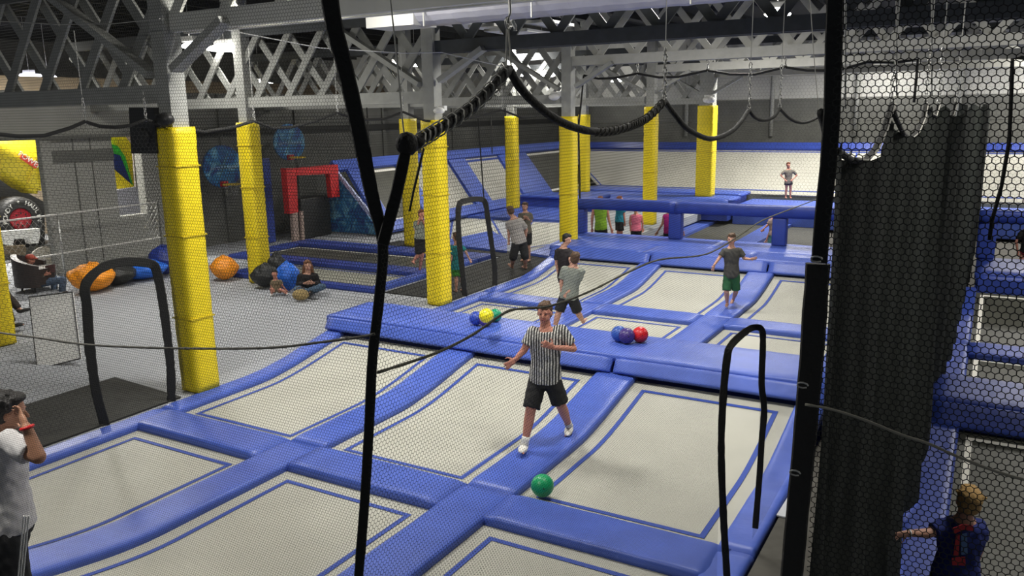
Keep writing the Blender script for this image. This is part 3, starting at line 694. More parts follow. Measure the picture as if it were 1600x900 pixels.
GRN = mat('green_inflatable', (.05, .55, .05), .5); NVY = mat('navy_inflatable', (.012, .03, .18), .5)
xpoly('yellow_arch', [(170, 205), (192, 208), (205, 225), (210, 300), (200, 300), (176, 235)], -22.4, .2, YI, sl)
xpoly('green_arch', [(170, 224), (184, 228), (196, 245), (208, 290), (206, 290), (190, 262), (170, 238)], -22.25, .2, GRN, sl)
xpoly('blue_panel', [(170, 238), (188, 243), (206, 289), (178, 270)], -22.2, .18, NVY, sl)
xpoly('yellow_ramp', [(178, 264), (210, 292), (182, 297)], -22.1, .3, YI, sl)
xpoly('grey_base', [(180, 297), (212, 292), (232, 300), (232, 395), (190, 395)], -22.0, .2, mat('grey_vinyl', (.35, .35, .4), .6), sl)
xpoly('wall_picture', [(208, 240), (228, 241), (231, 300), (213, 302)], -22.6, .05, mat('mural_ground', (.45, .42, .40), .7, var=.3, vscale=5), None, 'pale mural panel with red and brown blotches behind the slide', 'panel')
for pix, cc in (([(212, 240), (224, 241), (220, 256), (211, 252)], (.4, .02, .06)), ([(216, 266), (226, 262), (228, 280), (220, 278)], (.25, .08, .03))):
    xpoly('mural_blotch', pix, -22.5, .02, mat('blotch', cc, .7), bpy.data.objects['wall_picture'])
# low party tables in the arcade, chair and person behind the fence
def lounge_chair(label, c, s, M, dirn=0.0):
    root = thing('armchair', label, 'chair', c)
    t = B(); seg = 18
    # wrap-around back
    inner, outer = [], []
    for k in range(seg + 1):
        a_ = dirn - R(105) + R(210) * k / seg; inner.append((math.cos(a_) * .30 * s, math.sin(a_) * .30 * s)); outer.append((math.cos(a_) * .40 * s, math.sin(a_) * .40 * s))
    for k in range(seg):
        for (p, q, flip) in ((inner, inner, 0), (outer, outer, 1)):
            pass
    vs = []
    for k in range(seg + 1):
        h_ = .70 * s - .20 * s * abs(k - seg / 2) / (seg / 2)
        vs.append([t.verts.new((c[0] + p[0], c[1] + p[1], z)) for p, z in ((inner[k], .1 * s), (inner[k], h_), (outer[k], h_), (outer[k], .1 * s))])
    for a, d in zip(vs, vs[1:]):
        for k in range(4): t.faces.new((a[k], a[(k + 1) % 4], d[(k + 1) % 4], d[k]))
    t.faces.new(vs[0]); t.faces.new(vs[-1][::-1]); mk('backrest', t, M, root, False)
    t = B(); bmesh.ops.create_cone(t, cap_ends=True, segments=20, radius1=.30 * s, radius2=.31 * s, depth=.3 * s, matrix=Matrix.Translation((c[0], c[1], .28 * s))); mk('seat', t, M, root)
    for k in range(4):
        a_ = R(45 + 90 * k); t = B(); tube(t, [(c[0] + .3 * s * math.cos(a_), c[1] + .3 * s * math.sin(a_), 0), (c[0] + .27 * s * math.cos(a_), c[1] + .27 * s * math.sin(a_), .14 * s)], .025, 6); mk('leg', t, BLKPL, root)
    return root
pch = PZ(62, 452, 0); pch.z = 0
lounge_chair('dark brown armchair with the man in the red cap, left of the orange beanbag', (pch.x, pch.y, 0), 1.15, mat('dark_brown_leather', (.03, .02, .018), .5), math.atan2(-CR.y, -CR.x) + .35)
t = B(); pb = PX(72, 412, -19.9); bmesh.ops.create_cone(t, cap_ends=True, segments=28, radius1=.42, radius2=.42, depth=.06, matrix=Matrix.Translation(pb) @ Matrix.Rotation(R(84), 4, 'Y'))
rb = thing('round_table', 'pale round table top folded upright behind the man in the red cap', 'table', pb); mk('table_top', t, mat('pale_table', (.45, .42, .36), .6, var=.2), rb)
t = B(); tube(t, [pb - Vector((0, 0, .1)), (pb.x, pb.y, 0)], .03, 8); mk('leg', t, STEEL, rb)

# chain link fence on the left
fx = -18.8; fn = thing('chain_link_fence', 'low chain link fence with pale rails before the grey wall at left', 'fence', (fx, 11.5, 0))
for z in (1.45, .53):
    t = B(); tube(t, [(fx, 8.6, z), (fx, 13.9, z + .03)], .022, 8); mk('rail', t, mat('white_pipe', (.62, .61, .58), .5), fn, True)
for y in (8.6, 11.2, 13.9):
    t = B(); tube(t, [(fx, y, 0), (fx, y, 1.5)], .028, 8); mk('post', t, STEEL if y < 13 else WALL_D, fn, True)
t = B(); s_ = .14
for k in range(-12, 48):
    for d_ in (1, -1):
        y0_ = 8.6 + k * s_; pa = Vector((fx, y0_, .06)); q_ = Vector((fx, y0_ + 1.35 * d_ * .8, 1.41))
        lo, hi = 8.6, 13.9
        if min(pa.y, q_.y) > hi or max(pa.y, q_.y) < lo: continue
        def cl(a, c2):
            if a.y < lo: a = a + (c2 - a) * ((lo - a.y) / (c2.y - a.y))
            if a.y > hi: a = a + (c2 - a) * ((hi - a.y) / (c2.y - a.y))
            return a
        bar(t, cl(pa, q_), cl(q_, pa), .005, .005)
o = mk('chain_mesh', t, STEEL, fn); o['kind'] = 'stuff'
# pale board on the carpet, tilted back to catch the overhead light
bx0, bx1 = PZ(58, 577, 0), PZ(126, 560, 0)
wbd = thing('blank_board', 'pale blank board leaning back on the grey carpet, left of the arched doorway', 'board', ((bx0 + bx1) / 2))
base = (bx0 + bx1) / 2
t = B(); polyP(t, [PD(58, 577, base), PD(126, 560, base), PD(113, 456, base, -.75), PD(45, 464, base, -.75)], .03); mk('panel', t, BOARD, wbd)
for (a, c) in (((58, 577), (126, 560)), ((126, 560), (113, 456)), ((45, 464), (113, 456)), ((45, 464), (58, 577))):
    t = B(); bar(t, PD(*a, base, -.74 if a[1] < 500 else .01), PD(*c, base, -.74 if c[1] < 500 else .01), .012, .012); mk('edge_strip', t, BLKPL, wbd)

# ================================================================== BEANBAGS, BALLS, BAG
def bean(label, px, py, w_, h_, M, d_=None, peak=.3, seed=0):
    p = PZ(px, py, 0); p.z = 0; p = p + FWD * (w_ * .35); d_ = d_ or w_ * .9
    root = thing('beanbag', label, 'beanbag', p)
    t = B(); bmesh.ops.create_icosphere(t, subdivisions=4, radius=1)
    for v in t.verts:
        k = v.co.copy(); z = k.z
        zz = (z * .5 + .5); prof = 1.0 - max(0, z) ** 1.6 * .45
        nz = noise.noise(k * 2.2 + Vector((seed, 0, 0))) * .12 + noise.noise(k * 6 + Vector((seed, 3, 0))) * .05
        zz = zz ** .85
        x = k.x * prof * (1 + nz); y = k.y * prof * (1 + nz)
        off = CR * (x * w_ / 2) + FWD * (y * d_ / 2)
        v.co = p + Vector((off.x, off.y, 0)) + Vector((0, 0, max(.0, zz * h_ * (1 + nz * .6) + peak * 0)))
    mk('bag', t, M, root, True)
    t = B(); ell(t, p + Vector((0, 0, h_ * .97)), (.05, .05, .05)); mk('top_knot', t, M, root, True)
    return root
bean('orange beanbag beside the armchair at the left', 134, 460, .95, .62, ORANGE, seed=1)
bean('black beanbag between the orange and the bright blue ones at the left', 174, 449, .85, .50, BEANBK, seed=2)
bean('bright blue flattened beanbag under the doorway arch', 210, 441, 1.15, .46, BEANBL, seed=3)
bean('navy beanbag left of the nearest yellow column', 252, 432, .75, .70, BEANNV, seed=4)
bean('orange beanbag alone right of the nearest yellow column', 347, 440, .62, .55, ORANGE, seed=5)
bean('black beanbag beside the slim yellow column, left of the small child', 412, 452, .62, .52, BEANBK, seed=6)
bean('blue upright beanbag between the small child and the seated woman', 447, 457, .52, .62, BEANBL, seed=7)
bean('black low beanbag the small child leans on', 432, 446, .45, .72, BEANBK, seed=8)
def ball(label, px, py, z, col, r=.11):
    p = PZ(px, py, z); c = Vector((p.x, p.y, z + r)) ; c = c + FWD * .05
    root_M = mat('ball_rubber', col, .35, bump=.15, bscale=60, spec=.5)
    o = thing('dodgeball', label, 'ball', (c.x, c.y, z))
    t = B(); bmesh.ops.create_uvsphere(t, u_segments=32, v_segments=18, radius=r, matrix=Matrix.Translation(c)); mk('rubber_shell', t, root_M, o, True)
    t = B(); ell(t, c - FWD * r * .97 + Vector((0.01, 0, .02)), (.008, .008, .008), sub=1); mk('valve', t, BLKPL, o)
    return o
ball('green dodgeball at the near end of the right grey bed, by the cross pad', 848, 779, -.06, (.012, .36, .13), .112)
ball('blue dodgeball left of the purple and red ones on the raised divider', 968, 535, .5, (.035, .10, .42))
ball('purple dodgeball between the blue and red ones on the raised divider', 980, 538.5, .5, (.055, .03, .19))
ball('red dodgeball on the raised divider', 1001, 536.5, .5, (.62, .012, .02))
ball('purple dodgeball under the yellow one on the raised divider', 759, 511, .5, (.10, .05, .30), .105)
ball('blue dodgeball left of the purple one in the pile at the second column', 744, 509, .5, (.03, .07, .42), .105)
ball('green dodgeball on the right of the pile at the second column', 774, 504, .5, (.01, .30, .14), .10)
ball('yellow dodgeball on top of the pile at the second column', 760, 506, .72, (.85, .75, .02), .105)

# ================================================================== NETS
def hexnet(name, M, s, U0, U1, V0, V1, inside, mapf, w_, parent, depth=0):
    h = s / math.sqrt(3); dx = s; dy = 1.5 * h
    nu = int((U1 - U0) / dx) + 2; nv = int((V1 - V0) / dy) + 2
    I, J = np.meshgrid(np.arange(nu), np.arange(nv)); cu = U0 + I * dx + (J % 2) * dx / 2; cv = V0 + J * dy
    cu = cu.ravel(); cv = cv.ravel()
    segs = []
    top = np.stack([cu, cv + h], 1); ur = np.stack([cu + s / 2, cv + h / 2], 1); ul = np.stack([cu - s / 2, cv + h / 2], 1); lr = np.stack([cu + s / 2, cv - h / 2], 1)
    for a, b_ in ((top, ur), (top, ul), (ur, lr)): segs.append(np.concatenate([a, b_], 1))
    E_ = np.concatenate(segs, 0); mid = (E_[:, :2] + E_[:, 2:]) / 2
    E_ = E_[inside(mid[:, 0], mid[:, 1])]
    d = E_[:, 2:] - E_[:, :2]; L = np.linalg.norm(d, axis=1, keepdims=True); n = np.stack([-d[:, 1], d[:, 0]], 1) / L * w_ / 2
    ex = d / L * w_ * .3
    q = np.stack([E_[:, :2] - n - ex, E_[:, 2:] - n + ex, E_[:, 2:] + n + ex, E_[:, :2] + n - ex], 1).reshape(-1, 2)
    P_ = mapf(q[:, 0], q[:, 1]).astype(np.float32); nq = len(E_)
    me = bpy.data.meshes.new(name); me.vertices.add(nq * 4); me.loops.add(nq * 4); me.polygons.add(nq)
    me.vertices.foreach_set('co', P_.ravel()); me.loops.foreach_set('vertex_index', np.arange(nq * 4, dtype=np.int32))
    me.polygons.foreach_set('loop_start', np.arange(0, nq * 4, 4, dtype=np.int32)); me.update(calc_edges=True); me.validate()
    o = link(name, me, M, parent); o['kind'] = 'stuff'; print(name, nq); return o
def fr(i, a): return a
# --- near net across the left of the camera, at y = 1.8
YN = 1.8
strap_pts = [(510, -40), (522, 40), (540, 110), (560, 200), (580, 300), (598, 380), (592, 470), (582, 560), (577, 660), (570, 780), (560, 905), (552, 1000)]
sp3 = [PY(x, y, YN) for x, y in strap_pts]
su = np.array([p.x for p in sp3]); sz = np.array([p.z for p in sp3])
def strapx(z): return np.interp(z, sz[::-1], su[::-1])
nn = thing('safety_net', 'near black safety net across the left half, left of the big black strap', 'net', (-2.8, YN, 2))
hexnet('netting', NETM, .0112, -4.9, -1.3, 1.55, 4.35, lambda u, v: u < strapx(v), lambda u, v: np.stack([u, YN + .02 * np.sin(u * 3) * np.sin(v * 2.2), v], 1), .00108, nn)
def ribbon(name, pts, wd, th, M, parent=None, latv=None, wob=0.0, seed=0):
    t = B(); pts = [Vector(p) for p in pts]; n = len(pts); rings = []
    for i, p in enumerate(pts):
        d = (pts[min(i + 1, n - 1)] - pts[max(0, i - 1)]).normalized(); v = (CO - p).normalized() if latv is None else None
        s = d.cross(v).normalized() if latv is None else Vector(latv); f = d.cross(s).normalized()
        ww = wd[i] if isinstance(wd, (list, tuple)) else wd
        ww = ww * (1 + wob * noise.noise(Vector((i * 1.7 + seed, 0, seed))))
        rings.append([t.verts.new(p + s * a * ww / 2 + f * c * th / 2) for a, c in ((-1, -.3), (-.85, -1), (.85, -1), (1, -.3), (1, .3), (.85, 1), (-.85, 1), (-1, .3))])
    for a, c in zip(rings, rings[1:]):
        for k in range(8): t.faces.new((a[k], a[(k + 1) % 8], c[(k + 1) % 8], c[k]))
    t.faces.new(rings[0][::-1]); t.faces.new(rings[-1]); return mk(name, t, M, parent, False)
def dens(pts, step):
    out = []
    for a, c in zip(pts, pts[1:]):
        a, c = Vector(a), Vector(c); n = max(1, int((c - a).length / step))
        out += [a.lerp(c, k / n) for k in range(n)]
    return out + [Vector(pts[-1])]
def cr_(pts, k=5):       # smooth curve through the points
    P_ = [Vector(p) for p in pts]
    if len(P_) < 3: return P_
    P_ = [P_[0] * 2 - P_[1]] + P_ + [P_[-1] * 2 - P_[-2]]; out = []
    for a, b_, c, d in zip(P_, P_[1:], P_[2:], P_[3:]):
        for i in range(k):
            t_ = i / k; out.append(.5 * (2 * b_ + (c - a) * t_ + (2 * a - 5 * b_ + 4 * c - d) * t_ ** 2 + (3 * b_ - a - 3 * c + d) * t_ ** 3))
    return out + [P_[-2]]
def widths(pts, f): return [f(p) for p in pts]
d3 = dens(cr_(sp3), .05)
o = ribbon('net_strap', d3, [np.interp(p.z, [2.1, 3.2, 3.5, 4.1], [.030, .030, .044, .050]) for p in d3], .012, BLK, wob=.08)
tag(o, 'wide black webbing strap running the height of the picture left of centre', 'strap')

# --- court perimeter net at x = -1.45 (right side of the front court)
XN = -1.45
toppix = [(598, 380), (640, 228), (680, 205), (740, 165), (795, 108), (815, 140), (840, 165), (870, 187), (905, 201), (940, 206), (975, 200), (1010, 185), (1038, 158), (1055, 180), (1075, 202), (1110, 217), (1140, 207), (1158, 190), (1170, 172), (1180, 184), (1195, 188), (1210, 182), (1218, 170), (1235, 186), (1255, 192), (1275, 185), (1289, 172)]
top3 = [PX(x, y, XN) for x, y in toppix]
tu = np.array([p.y for p in top3]); tz = np.array([p.z for p in top3])
tu2 = np.concatenate([tu, [10.5]]); tz2 = np.concatenate([tz, [3.55]])
b3 = [PX(x, y, XN) for x, y in strap_pts[5:]]
def inN(u, v):
    ok = v < np.interp(u, tu2, tz2)
    ok &= ~((u > 5.36) & (u < 6.34) & (v < 1.98))
    ok &= v > np.maximum(.12, 3.6 - 1.12 * u)
    lx = np.interp(v, [p.z for p in b3][::-1], [p.y for p in b3][::-1]); return ok & (u > lx)
n2_ = thing('safety_net', 'black safety net along the right side of the front court, under the scalloped ropes', 'net', (XN, 4, 0))
hexnet('netting', NETM, .0140, 1.55, 9.6, .05, 3.9, inN, lambda u, v: np.stack([XN + .02 * np.sin(u * 2.2) * np.sin(v * 2), u, v], 1), .00135, n2_)
def rope(name, pts, r, M, parent, wob=.25, seg=7, step=.03, seed=0):
    d = dens(pts, step); t = B(); tube(t, d, r, seg, [r * (1 + wob * noise.noise(Vector((i * .8 + seed, seed, 0)))) for i in range(len(d))]); return mk(name, t, M, parent, True)
i0 = 1
segs = [(1, 4, 'straight'), (4, 12, 'big'), (12, 18, 'b2'), (18, 22, 'b3'), (22, 26, 'b4')]
labs = {'straight': 'lashed black rope rising to the first chain hook', 'big': 'deepest black scalloped hem of the net, between the first two chain hooks', 'b2': 'second black scalloped hem of the net, over the broadest yellow column',
        'b3': 'small third black scallop of the net hem', 'b4': 'small fourth black scallop of the net hem, at the black curtain'}
for a_, c_, nm in segs:
    pts = cr_(top3[a_:c_ + 1])
    o = rope('net_hem', pts, {'straight': .0165, 'big': .0165, 'b2': .015, 'b3': .012, 'b4': .012}[nm], BLK, None, wob=.5 if nm == 'straight' else .12); tag(o, labs[nm], 'rope')
    if nm in ('straight', 'big'):
        dd = dens(pts, .028)
        if nm == 'big': dd = dd[len(dd) // 2:]
        for i in range(2, len(dd) - 1):
            t = B(); p = dd[i]; dr = (dd[i + 1] - dd[i - 1]).normalized(); s_, u_ = frame_of(dr); rr = .0225 if nm == 'straight' else .0195
            tube(t, [p + (s_ * math.cos(2 * math.pi * k / 8) + u_ * math.sin(2 * math.pi * k / 8)) * rr + dr * (.024 * math.sin(2 * math.pi * k / 8)) for k in range(9)], .0026, 4); mk('lacing_loop', t, CORD_L if nm == 'straight' else CORD, o)
# left short strap of the V
vp = [PX(x, y, XN) for x, y in ((637, 222), (632, 245), (620, 300), (608, 345), (598, 382))]
tag(ribbon('net_strap', dens(vp, .03), .034, .012, BLK, wob=.1), 'short black strap slanting from the lashed rope end down to the big strap', 'strap')
t = B(); p = PX(636, 225, XN); ell(t, p, (.03, .04, .035)); ell(t, PX(648, 222, XN), (.03, .03, .02)); tag(mk('rope_knot', t, BLK, None, True), 'black knot where the lashed rope meets the short strap', 'knot')
for pix, lab in (([(662, 232), (655, 262), (646, 300), (640, 330)], 'thin loose black cord hanging behind the short strap'), ([(592, 390), (596, 420), (601, 453)], 'thin black cord end hanging beside the big strap')):
    o = rope('loose_cord', [PX(x, y, -1.6) for x, y in pix], .004, BLK, None, wob=0); tag(o, lab, 'cord')
# hanging chains / hooks / wires
def chain(label, pt, ztop, wire, size=1.0, links=5):
    size *= .62
    root = thing('hanging_chain', label, 'chain', pt); p = Vector(pt)
    t = B(); z = p.z
    for k in range(links):
        c = p + Vector((0, 0, .02 + k * .034 * size)); n_ = 8; pts = []
        for j in range(n_ + 1):
            a_ = 2 * math.pi * j / n_; ax = Vector((0, 1, 0)) if k % 2 else Vector((1, 0, 0))
            pts.append(c + ax * .010 * size * math.cos(a_) + Vector((0, 0, .021 * size * math.sin(a_))))
        tube(t, pts, .0038 * size, 5)
    mk('chain_links', t, CHAINM, root, True)
    t = B(); tube(t, [p + Vector((0, 0, .02 + links * .034 * size)), (p.x, p.y, ztop)], wire, 5); mk('wire', t, CHAINM, root)
    t = B(); hk = [p + Vector((0, .014 * math.sin(a_) * size, .0 + .014 * math.cos(a_) * size)) for a_ in np.linspace(-.5, 4.3, 10)]; tube(t, hk, .004 * size, 5); mk('hook', t, CHAINM, root, True)
    return root
pa = top3[4]
ch = thing('hanging_chain', 'hook and twin pale cords holding the rope apex at top centre', 'chain', pa)
for dx in (-.012, .012):
    t = B(); tube(t, [pa + Vector((0, dx * 1.5, 0)), PX(793, 38, XN) + Vector((0, dx * .3, 0))], .0028, 6); mk('pale_cord', t, CORD_L, ch)
t = B(); ph = PX(793, 36, XN)
tube(t, [ph + Vector((0, .012 * math.sin(a_), .018 * math.cos(a_))) for a_ in np.linspace(0, 2 * math.pi, 12)], .004, 6); mk('ring', t, CHAINM, ch, True)
t = B(); tube(t, [ph, PX(797, 20, XN), PX(795, -40, XN)], .005, 6); mk('hook_shank', t, CHAINM, ch, True)
t = B(); tube(t, [PX(800, 32, XN), PX(805, 42, XN), PX(805, 48, XN)], .007, 6); mk('tape_tail', t, PLASW, ch, True)
chain('chain and wire holding the second scallop hook, above the back yellow column', top3[12], 4.6, .0025, 1.5, 8)
chain('chain and wire holding the third scallop hook', top3[18], 5.0, .0025, 1.6, 9)
chain('chain and wire holding the fourth scallop hook', top3[22], 5.0, .0025, 1.7, 9)
chain('chain and wire at the last scallop hook beside the curtain', top3[26], 4.0, .0025, 1.5, 3)
# pale cords slanting across
for pix, X_, r_, lab in (([(608, -20), (620, 90), (628, 180), (633, 222)], XN, .0022, 'pale cord dropping to the knot of the lashed rope'),
                        ([(1264, -20), (1272, 90), (1283, 220), (1286, 275), (1281, 303)], -1.2, .0028, 'pale cord hanging down beside the black curtain strap')):
    o = rope('pale_cord', [PX(x, y, X_) for x, y in pix], r_, CORD_L, None, wob=0); tag(o, lab, 'cord')
# lacing cord woven through the nets
c1p = [PY(x, y, YN - .03) for x, y in ((-30, 512), (0, 520), (60, 528), (130, 538), (220, 543), (340, 545), (430, 543), (500, 535), (560, 527), (585, 522))]
tag(rope('woven_cord', cr_(c1p), .0042, CORD, None, wob=.3, step=.02), 'dark cord woven across the near net at the left', 'cord')
c2p = [PX(x, y, XN - .01) for x, y in ((590, 582), (640, 566), (690, 548), (740, 522), (790, 488), (820, 482), (860, 478), (920, 456), (980, 426), (1030, 406), (1090, 400), (1120, 390), (1160, 365), (1190, 345), (1240, 325), (1285, 308))]
tag(rope('woven_cord', cr_(c2p), .0048, mat('olive_cord', (.16, .155, .12), .9, bump=.5, bscale=80), None, wob=.3, step=.03), 'olive cord woven across the right side net, from the big strap up to the curtain', 'cord')
c3p = [PY(x, y, YN - .03) for x, y in ((1258, 632), (1300, 640), (1350, 656), (1410, 680), (1450, 693), (1500, 715), (1560, 738), (1620, 755))]
tag(rope('woven_cord', cr_(c3p), .0030, mat('pale_olive_cord', (.22, .21, .17), .9), None, wob=.3, step=.02), 'thin pale cord running right across the curtain and the coarse net', 'cord')
# right perimeter doorway
def doorway(label, pix, Xp, wd, th=.03):
    pts = [PX(x, y, Xp) for x, y in pix]; root = thing('net_doorway', label, 'doorway', pts[0])
    ribbon('padded_hem', dens(cr_(pts, 4), .05), wd, th, BLK, root, wob=.2, seed=len(label)); return root
doorway('black edged doorway in the right side net beside the near right bed', [(1136, 905), (1130, 800), (1127, 700), (1130, 620), (1136, 560), (1142, 540), (1160, 522), (1176, 512), (1190, 515), (1192, 540), (1190, 600), (1194, 640), (1190, 690), (1187, 740), (1180, 825)], XN, .05)
doorway('tall black arched doorway in the left side net beside the pale board', [(165, 668), (150, 610), (140, 540), (136, 480), (133, 448), (150, 425), (175, 412), (205, 409), (235, 412), (245, 425), (254, 470), (262, 530), (267, 580), (268, 628)], -9.05, .11, .06)
doorway('far black arched doorway in the left side net behind the second yellow column', [(727, 470), (722, 420), (717, 370), (717, 322), (730, 313), (748, 311), (758, 316), (762, 340), (768, 380), (773, 420), (773, 455)], -9.05, .11, .06)
# left side net with scalloped rope
sc = [(-60, 195), (-10, 209), (30, 213), (70, 212), (110, 200), (133, 190), (155, 197), (180, 199), (205, 196), (228, 187), (270, 201), (320, 206), (365, 199), (397, 189), (425, 200), (455, 199), (490, 190), (527, 176), (560, 187), (600, 186), (630, 175), (665, 189), (700, 190), (740, 183), (785, 172), (815, 184), (835, 182), (850, 172)]
sp_ = [PX(x, y, -9.05) for x, y in sc]
ln = thing('safety_net', 'thin black safety net along the left side of the front court, before the carpet', 'net', (-9.05, 10, 0))
lu = np.array([p.y for p in sp_]); lz = np.array([p.z for p in sp_])
hexnet('netting', NETM, .055, 4.3, 17.2, .1, 3.8, lambda u, v: (v < np.interp(u, lu, lz)) & ~((u > 5.62) & (u < 6.6) & (v < 1.9)) & ~((u > 13.5) & (u < 14.8) & (v < 1.9)),
       lambda u, v: np.stack([-9.05 + .02 * np.sin(u * 3), u, v], 1), .003, ln)
tag(rope('net_hem', sp_, .022, BLK, None, wob=.1, step=.1), 'thin black scalloped hem running from the far left into the distance', 'rope')
for i, k in enumerate((5, 9, 13, 17, 20, 24)):
    chain('thin chain holding the left net hem, %s from the left' % ('first', 'second', 'third', 'fourth', 'fifth', 'sixth')[i], sp_[k], sp_[k].z + (1.0 if i != 1 else .35), .006, 2.6, 5)
t = B(); tube(t, [PY(0, 33, 6.6), PY(90, 38, 6.6), PY(180, 37, 6.6), PY(250, 29, 6.6)], .006, 5); tag(mk('steel_cable', t, CHAINM), 'steel cable strung at the top left towards the first column', 'cable')
t = B(); tube(t, [PY(250, 29, 7.3), PY(360, 48, 8.2), PY(500, 75, 9.4), PY(630, 83, 10.6), PY(690, 82, 11), PY(790, 105, 12)], .007, 5); tag(mk('steel_cable', t, CHAINM), 'steel cable running from the first column behind the black strap', 'cable')
# thin black hem at the back
bk = [(912, 118), (935, 123), (960, 122), (996, 115), (1030, 121), (1060, 120), (1105, 110), (1140, 116), (1180, 116), (1227, 105), (1260, 110), (1310, 110), (1355, 97), (1395, 98), (1434, 93), (1432, 120), (1428, 160)]
tag(rope('net_hem', [PY(x, y, 19.3) for x, y in bk], .028, BLK, None, wob=.1, step=.2), 'thin black hem hanging in front of the back trusses', 'rope')
tag(rope('net_hem', [PY(x, y, 19.3) for x, y in ((912, 118), (908, 160), (904, 200), (906, 290), (906, 318))], .022, BLK, None, wob=.1, step=.2), 'black upright cord beside the barrier column', 'cord')
for i, q in enumerate(((996, 115), (1106, 110), (1227, 105))):
    p = PY(*q, 19.3); chain('short chain holding the back net hem, %s of three' % ('left', 'middle', 'right')[i], p, p.z + .35, .012, 4, 3)
bn = thing('safety_net', 'far black safety net above the barrier in front of the far wall', 'net', (-6, 19.5, 1.5))
hexnet('netting', NETM, .08, -9.2, 1.5, 1.5, 4.5, lambda u, v: v < 4.3, lambda u, v: np.stack([u, 19.55 + u * 0, v], 1), .0025, bn)
bn2 = thing('safety_net', 'dark safety net hanging around the basketball lane', 'net', (-13, 13, 0))
hexnet('netting', NETM, .07, -15.2, -10.9, .1, 3.6, lambda u, v: v < 3.5, lambda u, v: np.stack([u, 13.0 + u * 0, v], 1), .005, bn2)
bn3 = thing('safety_net', 'dark safety net behind the red frame, above the slanted wall at left', 'net', (-18, 20, 2))
hexnet('netting', NETM, .09, 13.0, 38, .9, 3.5, lambda u, v: v > np.where(u > 19, 2.1, .1), lambda u, v: np.stack([-18.0 + u * 0, u, v], 1), .010, bn3)
for x, lab in ((655, 'left'), (700, 'right')):
    pass
for (xa, ya, xb, yb, Yd, lab) in ((560, 170, 578, 330, 18, 'left of the pair'), (573, 168, 583, 330, 18, 'right of the pair'), (747, 185, 757, 322, 20, 'by the arched doorway'), (767, 182, 769, 240, 24, 'short, by the pink light')):
    t = B(); tube(t, [PY(xa, ya, Yd), PY(xb, yb, Yd)], .02, 5); tag(mk('rope', t, BLK), 'upright thin black net cord, ' + lab, 'cord')

# --- right: black curtain of netting and its strap
cpk = [(1283, 175), (1292, 210), (1306, 235), (1330, 250), (1350, 252), (1366, 235), (1380, 205), (1393, 163), (1400, 185), (1412, 210), (1421, 217), (1432, 208), (1442, 185), (1446, 164), (1452, 178), (1460, 182), (1466, 164), (1470, 176), (1480, 185), (1488, 180), (1494, 160), (1502, 176), (1510, 162), (1518, 176), (1526, 158), (1533, 174), (1540, 160), (1545, 172), (1550, 158)]
XC = -.42
cp3 = [PX(x, y, XC) for x, y in cpk]
cu_ = np.array([p.y for p in cp3]); cz_ = np.array([p.z for p in cp3])
y_start = PX(1240, 700, XC).y
ct = thing('net_curtain', 'heavy black gathered net curtain hanging between the two courts at right', 'curtain', (XC, 6, 0))
t = B(); ys = np.concatenate([np.linspace(PX(1287, 300, XC).y, 6, 160), np.linspace(6.02, 29, 260)]); nv = 26; grid = []
for y in ys:
    zt = float(np.interp(y, cu_, cz_)) if y > cu_[0] else 3.5
    zt = min(zt, 3.62)
    col = []
    for j in range(nv + 1):
        f = j / nv; z = .02 + (zt - .02) * f
        am = .035 + .03 * (1 - f)
        x = XC + .16 * min(1, max(0, (y - 5) / 14)) + am * math.sin(y * 5 + 1.1 * math.sin(y * 2.3) + z * .5) + .008 * math.sin(y * 19 + z * 1.2) + .02 * noise.noise(Vector((y * 1.5, z, 0)))
        col.append(t.verts.new((x, y, z)))
    grid.append(col)
for a, c in zip(grid, grid[1:]):
    for j in range(nv): t.faces.new((a[j], c[j], c[j + 1], a[j + 1]))
mk('gathered_net', t, NETF, ct, True, fix=False)
for a_, c_ in ((0, 7), (7, 13), (13, 16), (16, 20)):
    rope('curtain_hem', cp3[a_:c_ + 1], .012, BLK, ct, wob=.1, step=.03)
    rope('hem_lacing', [p + Vector((.016, 0, .004)) for p in cp3[a_ + (c_ - a_) // 2:c_ + 1]], .004, CORD_L, ct, wob=.3, step=.05)
for i, k in enumerate((7, 13, 16, 20, 24)):
    chain('thin chain holding the black curtain, %s from its left' % ('first', 'second', 'third', 'fourth', 'fifth')[i], cp3[k], 4.9, .003 + .001 * i, 1.1 + .4 * i, 12)
for i, (q, yy) in enumerate((((1321, 30), 3.2), ((1401, 10), 3.9), ((1456, 10), 4.6))):
    a = PY(q[0], q[1] - 60, yy); c = PY(q[0], q[1] + 140, yy); o = rope('chain_strand', [a, c], .0035, CHAINM, None, wob=.8, step=.012); tag(o, 'long thin chain strand behind the coarse net, %s' % ('left', 'middle', 'right')[i], 'chain')
sw = [(1306, -30), (1303, 60), (1300, 175), (1294, 260), (1285, 345), (1280, 410)]
ps = [PY(x, y, YN + .05) for x, y in sw]
tag(ribbon('net_strap', dens(ps, .05), .034, .012, BLK, wob=.05), 'broad black strap at the left edge of the dark curtain, upper length', 'strap')
sw = [(1278, 412), (1268, 560), (1256, 700), (1246, 800), (1236, 910)]
ps = [PY(x, y, YN + .08) for x, y in sw]
tag(ribbon('net_strap', dens(ps, .05), .052, .02, mat('brown_black_webbing', (.022, .020, .017), .8, bump=.5, bscale=40), wob=.08), 'broad brownish black strap at the left edge of the curtain, lower length', 'strap')
for i, q in enumerate(((1276, 405), (1254, 602), (1242, 739))):
    p = PY(*q, YN + .02); t = B(); tube(t, [p + Vector((.012 * math.cos(a_), 0, .006 * math.sin(a_))) for a_ in np.linspace(0, 5.5, 9)], .002, 5)
    tag(mk('shackle', t, CHAINM), 'small bright shackle on the curtain strap, %s of three' % ('top', 'middle', 'bottom')[i], 'shackle')
